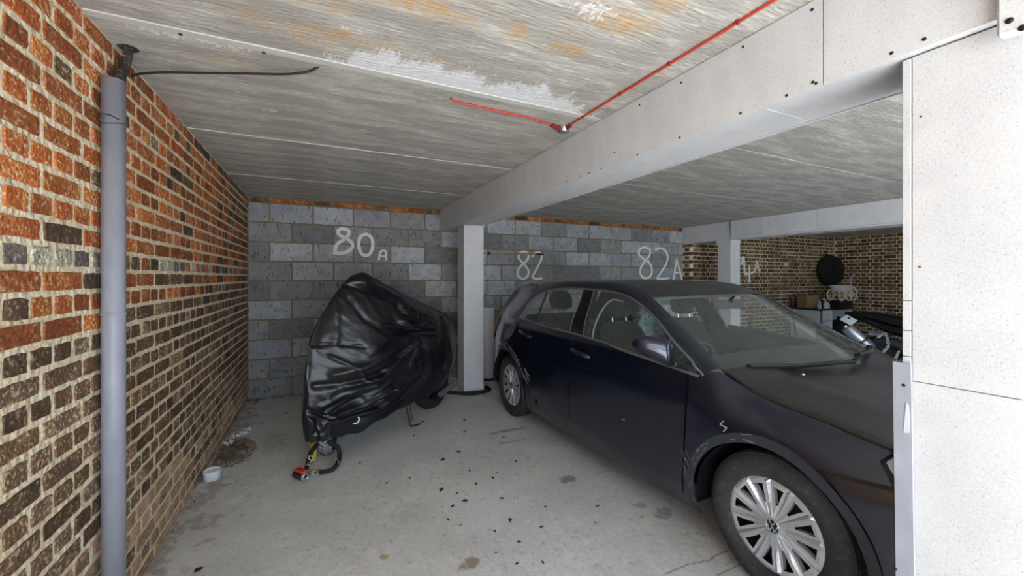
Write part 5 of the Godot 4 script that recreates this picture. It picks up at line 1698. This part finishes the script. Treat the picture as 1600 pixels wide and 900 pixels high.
	# single dry leaves one can point at
	for p in [[690, 767, 14], [727, 784, 12], [714, 772, 7], [744, 757, 8], [797, 814, 12], [784, 780, 10], [773, 831, 9], [846, 825, 9], [708, 792, 10], [811, 848, 10], [848, 880, 9], [734, 737, 8], [770, 748, 9], [806, 722, 8], [787, 684, 7], [692, 720, 14], [716, 707, 10], [726, 676, 7], [726, 657, 8],
			[647, 682, 9], [934, 792, 9], [310, 893, 20], [389, 647, 8], [448, 647, 9], [700, 813, 9], [720, 821, 6], [640, 748, 7], [604, 756, 7], [562, 724, 7], [777, 739, 6], [1005, 730, 8], [660, 660, 8], [852, 793, 7], [930, 818, 6], [775, 865, 6], [808, 882, 9]]:
		var c := on_y(p[0], p[1], 0)
		var d := pix(c).z
		var w: float = p[2] * d / LENS * 0.62
		var lf := thing("dry_leaf", "small dark dry curled leaf lying loose on the concrete floor", "leaf", Vector3(c.x, 0, c.z), rng.randf() * TAU, "dry leaves scattered on the floor")
		var rows := []
		for j in 7:
			var t := j / 6.0
			var hw := w * 0.42 * sin(PI * clampf(t * 0.92 + 0.06, 0, 1)) * rng.randf_range(0.7, 1.1)
			var row := []
			for k in 5:
				var v := k / 4.0 * 2.0 - 1.0
				row.append(Vector3(v * hw, 0.002 + w * (0.22 * v * v + 0.12 * t * t) + rng.randf() * 0.001, (t - 0.5) * w))
			rows.append(row)
		st = begin()
		add_grid(st, rows)
		put(done(st), "blade", M.leaf, lf)
		put(tube([Vector3(0, 0.003, -0.5 * w), Vector3(0, 0.004, -0.75 * w)], 0.0012, 4), "stalk", M.leaf, lf)

func shred(st: SurfaceTool, p: Vector3, w: float) -> void:
	var b := Basis(Vector3(rng.randf() - 0.5, 1.0, rng.randf() - 0.5).normalized(), rng.randf() * TAU)
	b = b * Basis(Vector3(1, 0, 0), rng.randf_range(-0.5, 0.5))
	var a := p + b * Vector3(-w * 0.5, 0, 0); var c := p + b * Vector3(w * 0.5, 0.1 * w, 0)
	var u := p + b * Vector3(0, 0.15 * w, w * 0.3); var d := p + b * Vector3(0.1 * w, 0.05 * w, -w * 0.28)
	tri(st, a, u, c); tri(st, a, c, d)

# ---------------------------------------------------------------- the far corner
func make_far_corner() -> void:
	var y := 0.74
	var dk := thing("desk", "white desk with a drawer pedestal and black top in the far brick corner", "desk", Vector3(8.98, 0, -4.55))
	put(box(Vector3(0.62, y, -0.28), Vector3(0.66, 0.014, 0.33), 0.004), "desktop", M.black_plastic, dk)
	put(box(Vector3(0.02, (y - 0.014) / 2, -0.28), Vector3(0.014, (y - 0.014) / 2, 0.27), 0.003), "side_panel", M.desk_white, dk)
	put(box(Vector3(0.40, (y - 0.014) / 2, -0.28), Vector3(0.014, (y - 0.014) / 2, 0.27), 0.003), "side_panel", M.desk_white, dk)
	put(box(Vector3(1.20, (y - 0.014) / 2, -0.28), Vector3(0.014, (y - 0.014) / 2, 0.27), 0.003), "side_panel", M.desk_white, dk)
	for k in 3:
		var dr := put(box(Vector3(0.21, 0.63 - 0.225 * k, 0.022), Vector3(0.172, 0.104, 0.01), 0.004), "drawer", M.desk_white, dk)
		put(lathe([Vector2(0, 0.022), Vector2(0.012, 0.02), Vector2(0.014, 0.012), Vector2(0.006, 0.0)], 10, Basis(Vector3(1, 0, 0), PI / 2), Vector3(0.21, 0.63 - 0.225 * k, 0.030)), "knob", M.steel, dr)
	var by := y + 0.014
	# things on the desk
	for b in [[9.10, -4.62, 0.16, 0.035, rgb(170, 174, 196), "squat pale lilac spray bottle on the desk's left corner"], [9.28, -4.60, 0.17, 0.032, rgb(206, 208, 214), "white plastic bottle beside the lilac bottle on the desk"], [9.37, -4.60, 0.14, 0.034, rgb(176, 182, 204), "short blue-white bottle in front of the cardboard box"], [9.47, -4.72, 0.20, 0.04, rgb(58, 74, 110), "dark blue bottle between the cardboard box and the black crate"]]:
		var bt := thing("bottle", b[5], "bottle", Vector3(b[0], by, b[1]), 0.0, "bottles on the far desk")
		var r: float = b[3]; var h: float = b[2]
		put(lathe([Vector2(0, 0), Vector2(r * 0.95, 0), Vector2(r, 0.01), Vector2(r, h * 0.62), Vector2(r * 0.4, h * 0.78), Vector2(r * 0.38, h * 0.84)], 18), "body", mat("bottle_plastic", b[4], 0.35), bt)
		put(lathe([Vector2(r * 0.45, h * 0.82), Vector2(r * 0.45, h), Vector2(0, h)], 14), "cap", M.desk_white, bt)
	var cb := thing("cardboard_box", "open brown cardboard box standing on the desk against brick", "box", Vector3(9.32, by, -4.95), -0.15)
	for f in [[Vector3(0, 0.13, 0.10), Vector3(0.17, 0.13, 0.003)], [Vector3(0, 0.13, -0.10), Vector3(0.17, 0.13, 0.003)], [Vector3(-0.17, 0.13, 0), Vector3(0.003, 0.13, 0.10)], [Vector3(0.17, 0.13, 0), Vector3(0.003, 0.13, 0.10)], [Vector3(0, 0.004, 0), Vector3(0.17, 0.003, 0.10)]]:
		put(box(f[0], f[1]), "panel", M.card, cb)
	put(box(Vector3(-0.20, 0.27, 0), Vector3(0.045, 0.003, 0.10), 0.0, Basis(Vector3(0, 0, 1), 0.5)), "flap", M.card, cb)
	var cr := thing("crate", "low black plastic crate on the desk under the toy pram", "crate", Vector3(9.84, by, -4.66))
	for f in [[Vector3(0, 0.07, 0.16), Vector3(0.24, 0.07, 0.004)], [Vector3(0, 0.07, -0.16), Vector3(0.24, 0.07, 0.004)], [Vector3(-0.24, 0.07, 0), Vector3(0.004, 0.07, 0.16)], [Vector3(0.24, 0.07, 0), Vector3(0.004, 0.07, 0.16)], [Vector3(0, 0.004, 0), Vector3(0.24, 0.004, 0.16)]]:
		put(box(f[0], f[1], 0.001), "panel", M.black_plastic, cr)
	# toy pram: body, handle, four wheels
	var pm := thing("toy_pram", "white wire toy pram with spoked wheels on the black crate", "pram", Vector3(9.86, by + 0.150, -4.60))
	var st := begin()
	var rows := []
	for j in 6:
		var t := j / 5.0
		var row := []
		for k in 20:
			var a := TAU * k / 20
			row.append(Vector3((0.24 + 0.10 * t) * cos(a), 0.19 + 0.13 * t, (0.10 + 0.05 * t) * sin(a)))
		rows.append(row)
	add_grid(st, rows, true)
	put(done(st), "body", M.pram_cloth, pm)
	put(tube(smooth_path([Vector3(0.24, 0.20, 0.0), Vector3(0.36, 0.34, 0.0), Vector3(0.42, 0.50, 0.0), Vector3(0.52, 0.54, 0.0)], 5), 0.012, 8), "handle", M.desk_white, pm)
	for w in [[-0.20, 0.10, 0.115], [0.10, 0.10, 0.115], [-0.20, -0.10, 0.115], [0.26, 0.10, 0.14], [0.26, -0.10, 0.14]]:
		var c := Vector3(w[0], w[2], w[1])
		st = begin()
		var ring := []
		for k in 25: ring.append(c + Vector3(w[2] * 0.95 * cos(TAU * k / 24), w[2] * 0.95 * sin(TAU * k / 24), 0))
		add_tube(st, ring, 0.014, 6)
		for k in 6: add_tube(st, [c, c + Vector3(w[2] * 0.95 * cos(PI * k / 3), w[2] * 0.95 * sin(PI * k / 3), 0)], 0.004, 5)
		put(done(st), "wheel", M.cream_paint, pm)
	put(tube([Vector3(-0.20, 0.115, 0.1), Vector3(-0.1, 0.22, 0.08), Vector3(0.1, 0.22, 0.08), Vector3(0.26, 0.14, 0.1)], 0.008, 6), "frame", M.desk_white, pm)
	var sackrows := []
	for j in 8:
		var t := j / 7.0
		var row := []
		for k in 24:
			var a := TAU * k / 24
			var r := lerp_table(t, [0, 0.15, 0.6, 0.9, 1.0], [0.24, 0.30, 0.27, 0.14, 0.02]) * (1.0 + 0.06 * sin(a * 5 + t * 4))
			row.append(Vector3(r * cos(a), 0.52 * t + 0.002, 0.8 * r * sin(a)))
		sackrows.append(row)
	st = begin()
	add_grid(st, sackrows, true)
	var sack := thing("bin_bag", "full black bin bag on the floor under the desk", "bag", Vector3(9.78, 0, -4.62))
	put(done(st), "sack", M.bag_black, sack)
	put(tube([Vector3(0, 0.50, 0), Vector3(0.02, 0.57, 0.01)], [0.025, 0.04], 8), "knot", M.bag_black, sack)
	# round black bag propped in the corner above the desk
	var bg := thing("round_bag", "big round black bag with stitched markings hanging on the brick in the corner", "bag", Vector3(10.42, 1.20, -5.06), -0.25)
	rows = []
	for j in 9:
		var t := j / 8.0 * PI
		var row := []
		for k in 30:
			var a := TAU * k / 30
			row.append(Vector3(0.36 * sin(t) * cos(a) * (1.0 + 0.03 * sin(a * 3)), 0.34 + 0.35 * sin(t) * sin(a), -0.11 * cos(t)))
		rows.append(row)
	st = begin()
	add_grid(st, rows, true)
	put(done(st), "bag", M.bag_black, bg)
	st = begin()
	for l in [[[-0.10, 0.50], [-0.06, 0.28], [-0.14, 0.22]], [[0.0, 0.50], [0.02, 0.30], [0.12, 0.32]], [[0.10, 0.48], [0.14, 0.40], [0.22, 0.36]], [[-0.02, 0.40], [0.08, 0.41]]]:
		var p := []
		for q in l:
			var e := clampf(1.0 - pow(q[0] / 0.36, 2) - pow((q[1] - 0.34) / 0.35, 2), 0.05, 1)
			p.append(Vector3(q[0], q[1], 0.11 * sqrt(e) + 0.004))
		add_tube(st, p, 0.012, 5)
	put(done(st), "stitching", M.faded_red, bg, "faded dark red markings")
	put(tube([Vector3(0, 0.68, -0.02), Vector3(0, 0.73, -0.13)], 0.012, 6), "strap", M.bag_black, bg)
	var sg := thing("wall_plate", "small blank white plate on the dark brick wall", "plate", on_z(1228, 413, -5.19))
	put(box(Vector3.ZERO, Vector3(0.085, 0.042, 0.006), 0.002), "plate", M.desk_white, sg)
	screws(sg, [Vector3(-0.07, 0, 0.007), Vector3(0.07, 0, 0.007)], Vector3(0, 0, 1), 0.005)
	var sk := thing("wooden_stick", "thin dark stick leaning on the brick wall beside the desk", "stick", Vector3.ZERO)
	put(tube([Vector3(8.86, 0.01, -4.90), on_z(1234, 461, -5.17)], 0.014, 8), "shaft", M.stick, sk)

	# motorcycle beyond the car, tail towards the wall of bricks
	var mb := thing("sport_motorcycle", "black sport motorcycle with a big silver silencer parked beyond the car", "motorcycle", Vector3(6.62, 0, -2.93), -1.30)
	# local: +x towards its front wheel
	var tyre := [Vector2(0.20, -0.07), Vector2(0.25, -0.085), Vector2(0.29, -0.06), Vector2(0.31, 0.0), Vector2(0.29, 0.06), Vector2(0.25, 0.085), Vector2(0.20, 0.07), Vector2(0.20, -0.07)]
	var turn := Basis(Vector3(1, 0, 0), PI / 2)
	for x in [0.30, 1.70]:
		put(lathe(tyre, 40, turn, Vector3(x, 0.31, 0)), "tyre", M.black_rubber, mb)
		put(lathe([Vector2(0.02, 0.05), Vector2(0.06, 0.02), Vector2(0.19, 0.015), Vector2(0.205, 0.06), Vector2(0.205, -0.06), Vector2(0.19, -0.015), Vector2(0.06, -0.02), Vector2(0.02, -0.05)], 30, turn, Vector3(x, 0.31, 0)), "rim", M.dark_metal, mb)
	put(tube(smooth_path([Vector3(-0.10, 0.86, 0), Vector3(0.15, 0.84, 0), Vector3(0.45, 0.76, 0), Vector3(0.75, 0.74, 0)], 6), [0.05, 0.055, 0.06, 0.065, 0.07, 0.08, 0.09, 0.10, 0.11, 0.12, 0.125, 0.13, 0.135, 0.14, 0.14, 0.14, 0.14, 0.14, 0.14], 14), "seat_unit", M.gloss_black, mb)
	put(tube(smooth_path([Vector3(0.72, 0.78, 0), Vector3(0.95, 0.86, 0), Vector3(1.25, 0.90, 0)], 6), [0.13, 0.15, 0.165, 0.175, 0.18, 0.185, 0.185, 0.18, 0.17, 0.16, 0.14, 0.12, 0.10], 16), "tank", M.gloss_black, mb)
	put(box(Vector3(0.95, 0.45, 0), Vector3(0.28, 0.2, 0.17), 0.06), "engine", M.dark_metal, mb)
	put(tube([Vector3(0.30, 0.31, 0.12), Vector3(0.75, 0.42, 0.12)], 0.03, 8), "swingarm", M.dark_metal, mb)
	put(tube(smooth_path([Vector3(1.70, 0.31, 0.11), Vector3(1.50, 0.75, 0.10), Vector3(1.40, 0.95, 0.10)], 4), 0.026, 8), "fork", M.steel, mb)
	put(tube(smooth_path([Vector3(1.70, 0.31, -0.11), Vector3(1.50, 0.75, -0.10), Vector3(1.40, 0.95, -0.10)], 4), 0.026, 8), "fork", M.steel, mb)
	put(tube([Vector3(1.38, 0.97, -0.34), Vector3(1.40, 0.96, 0.0), Vector3(1.38, 0.97, 0.34)], 0.016, 8), "handlebar", M.black_plastic, mb)
	put(box(Vector3(1.62, 0.80, 0), Vector3(0.16, 0.2, 0.15), 0.07, Basis(Vector3(0, 0, 1), 0.4)), "fairing", M.gloss_black, mb)
	put(tube([Vector3(0.8, 0.30, -0.05), Vector3(0.72, 0.02, -0.2)], 0.012, 8), "side_stand", M.steel, mb)
	var p0 := Vector3(6.62, 0, -2.93)
	# silencer: traced from the tail down to the engine
	var inv := Transform3D(Basis(Vector3.UP, -1.30), p0).affine_inverse()
	var e0: Vector3 = inv * (EYE + ray(1323, 512) * 5.42); var e1: Vector3 = inv * (EYE + ray(1361, 545) * 5.30); var e2: Vector3 = inv * (EYE + ray(1374, 558) * 5.25)
	var dir := (e1 - e0).normalized()
	put(tube([e0, e0 + dir * 0.02, e0.lerp(e1, 0.9), e1, e1 + dir * 0.05], [0.062, 0.074, 0.076, 0.06, 0.035], 20), "silencer", M.silencer, mb, "brushed silver silencer")
	put(tube([e0 + dir * 0.01, e0 - dir * 0.03], [0.022, 0.024], 12), "tail_pipe", M.chrome, mb)
	put(tube([e0.lerp(e1, 0.62) - dir * 0.014, e0.lerp(e1, 0.62) + dir * 0.014], 0.079, 20), "strap", M.black_plastic, mb)
	put(tube(smooth_path([e1 + dir * 0.03, e2, Vector3(0.85, 0.26, 0.1)], 4), 0.024, 10), "exhaust_pipe", M.chrome, mb)
	var pc: Vector3 = inv * (EYE + ray(1326, 500) * 5.46)
	put(box(pc, Vector3(0.075, 0.003, 0.055), 0.001, Basis(Vector3(1, 0, 0), 0.9) * Basis(Vector3.UP, -0.6)), "number_plate", M.desk_white, mb, "plain pale number plate")
	put(tube([pc + Vector3(0.0, 0.03, 0), Vector3(-0.02, 0.80, 0)], 0.012, 6), "plate_bracket", M.black_plastic, mb)
	rng.seed = 31
	var hang := smooth_path([inv * (EYE + ray(1371, 527) * 5.2), inv * (EYE + ray(1383, 522) * 5.15), inv * (EYE + ray(1388, 540) * 5.1), inv * (EYE + ray(1380, 552) * 5.1), inv * (EYE + ray(1396, 562) * 5.05), inv * (EYE + ray(1404, 550) * 5.05)], 6)
	for k in hang.size() - 1:      # a slack chain hung over the engine side
		var c: Vector3 = (hang[k] + hang[k + 1]) / 2
		var along: Vector3 = (hang[k + 1] - hang[k]).normalized()
		var off := along.cross(Vector3.UP).normalized().rotated(along, k * PI / 2)
		var ring := []
		for q in 11: ring.append(c + along * 0.024 * cos(TAU * q / 10) + off * 0.013 * sin(TAU * q / 10))
		put(tube(ring, 0.0055, 6), "chain_link", M.steel, mb)
	var lamp: Vector3 = inv * (EYE + ray(1366, 522) * 5.3)
	put(box(lamp, Vector3(0.06, 0.02, 0.03), 0.01), "indicator", M.lens, mb)

func _ready() -> void:
	# camera: level, with the lens shifted so that the horizon lies a little above the middle
	var cam := Camera3D.new()
	cam.name = "camera"
	cam.projection = Camera3D.PROJECTION_FRUSTUM
	cam.near = 0.05
	cam.far = 200.0
	cam.size = 2.0 * 0.05 * 450.0 / LENS
	cam.frustum_offset = Vector2(0, -0.05 * (450.0 - HORIZON) / LENS)
	cam.position = EYE
	cam.rotation.y = -YAW
	add_child(cam)
	cam.current = true

	var we := WorldEnvironment.new()
	we.name = "surroundings"
	var env := Environment.new()
	env.background_mode = Environment.BG_SKY
	var sky := Sky.new()
	var sm := ProceduralSkyMaterial.new()
	sm.sky_top_color = Color(0.80, 0.89, 1.0)
	sm.sky_horizon_color = Color(0.91, 0.955, 1.0)
	sm.ground_bottom_color = Color(0.5, 0.5, 0.5)
	sm.ground_horizon_color = Color(0.6, 0.6, 0.6)
	sm.sun_angle_max = 1.0
	sky.sky_material = sm
	env.sky = sky
	env.background_energy_multiplier = 1.4
	env.tonemap_mode = Environment.TONE_MAPPER_LINEAR
	env.tonemap_exposure = 4.3
	env.sdfgi_enabled = true
	env.ssao_enabled = true
	env.ssil_enabled = true
	we.environment = env
	add_child(we)

	# midday sun on the yard outside
	var sun := DirectionalLight3D.new()
	sun.name = "sun"
	sun.light_color = Color(0.98, 0.99, 1.0)
	sun.light_energy = 2.6
	sun.light_angular_distance = 1.0
	sun.shadow_enabled = true
	sun.rotation_degrees = Vector3(-60, 32, 0)
	add_child(sun)

	make_materials()
	M.yard = M.floor.duplicate()
	M.dark_pane = mat("dark_window_pane", rgb(40, 46, 52), 0.05)
	M.tape = mat("clear_tape", rgb(214, 216, 220), 0.25)
	M.paint_mirror = mat("mirror_cap_paint", rgb(44, 48, 72), 0.3)
	M.paint_mirror.clearcoat_enabled = true
	M.reflection_grey = mat("painted_reflection_grey", rgb(92, 94, 98), 0.5)  # colour of the reflection painted on the rear pillar
	M.bag_print = triplanar(mat("printed_bag_film", Color(1, 1, 1), 0.3), speckle(256, rgb(120, 168, 150), rgb(178, 206, 190), rgb(236, 240, 236), rgb(40, 96, 140), 0.60, 0.40, 171, 0.02), Vector3(2, 2, 2))
	make_room()
	make_car()
	M.cover = mat("black_nylon", rgb(17, 18, 22), 0.36)
	M.cover.metallic_specular = 0.5
	M.bike_tyre = mat("dusty_tyre", rgb(150, 150, 154), 0.85)
	M.black_sleeve = mat("woven_black_sleeve", rgb(26, 26, 27), 0.8)
	M.brass_chain = mat("worn_chain_steel", rgb(176, 164, 136), 0.35, 0.9)
	M.red_label = mat("red_label", rgb(196, 52, 54), 0.5)
	M.yellow = mat("yellow_plastic", rgb(232, 196, 20), 0.4)
	M.iron = triplanar(mat("rusted_iron", Color(1, 1, 1), 0.8), speckle(128, rgb(26, 25, 25), rgb(46, 40, 36), rgb(190, 186, 178), rgb(18, 16, 16), 0.74, 0.3, 181, 0.08), Vector3(5, 5, 5))
	M.rust = mat("rust_plate", rgb(84, 46, 34), 0.85)
	M.brass = mat("brass", rgb(190, 168, 112), 0.4, 0.7)
	M.orange_board = mat("orange_board", rgb(206, 138, 40), 0.6)
	M.paper = mat("white_paper", rgb(250, 250, 248), 0.8)
	M.litter = triplanar(mat("dry_litter", Color(1, 1, 1), 0.95), speckle(128, rgb(104, 82, 56), rgb(140, 116, 84), rgb(178, 158, 124), rgb(64, 50, 36), 0.66, 0.34, 191, 0.08), Vector3(6, 6, 6))
	M.leaf = mat("dark_leaf", rgb(54, 46, 38), 0.9)
	M.desk_white = mat("white_laminate", rgb(206, 210, 216), 0.45)
	M.card = mat("brown_card", rgb(150, 122, 86), 0.9)
	M.pram_cloth = mat("pale_lilac_cloth", rgb(206, 200, 210), 0.85)
	M.cream_paint = mat("cream_paint", rgb(226, 216, 194), 0.6)
	M.bag_black = mat("matt_black_fabric", rgb(20, 20, 21), 0.9)
	M.faded_red = mat("faded_red_print", rgb(52, 34, 36), 0.85)
	M.stick = mat("dark_stick", rgb(52, 46, 42), 0.8)
	M.silencer = mat("silencer_steel", rgb(170, 171, 178), 0.38, 0.8)
	make_motorcycle()
	make_services()
	make_floor_things()
	make_far_corner()
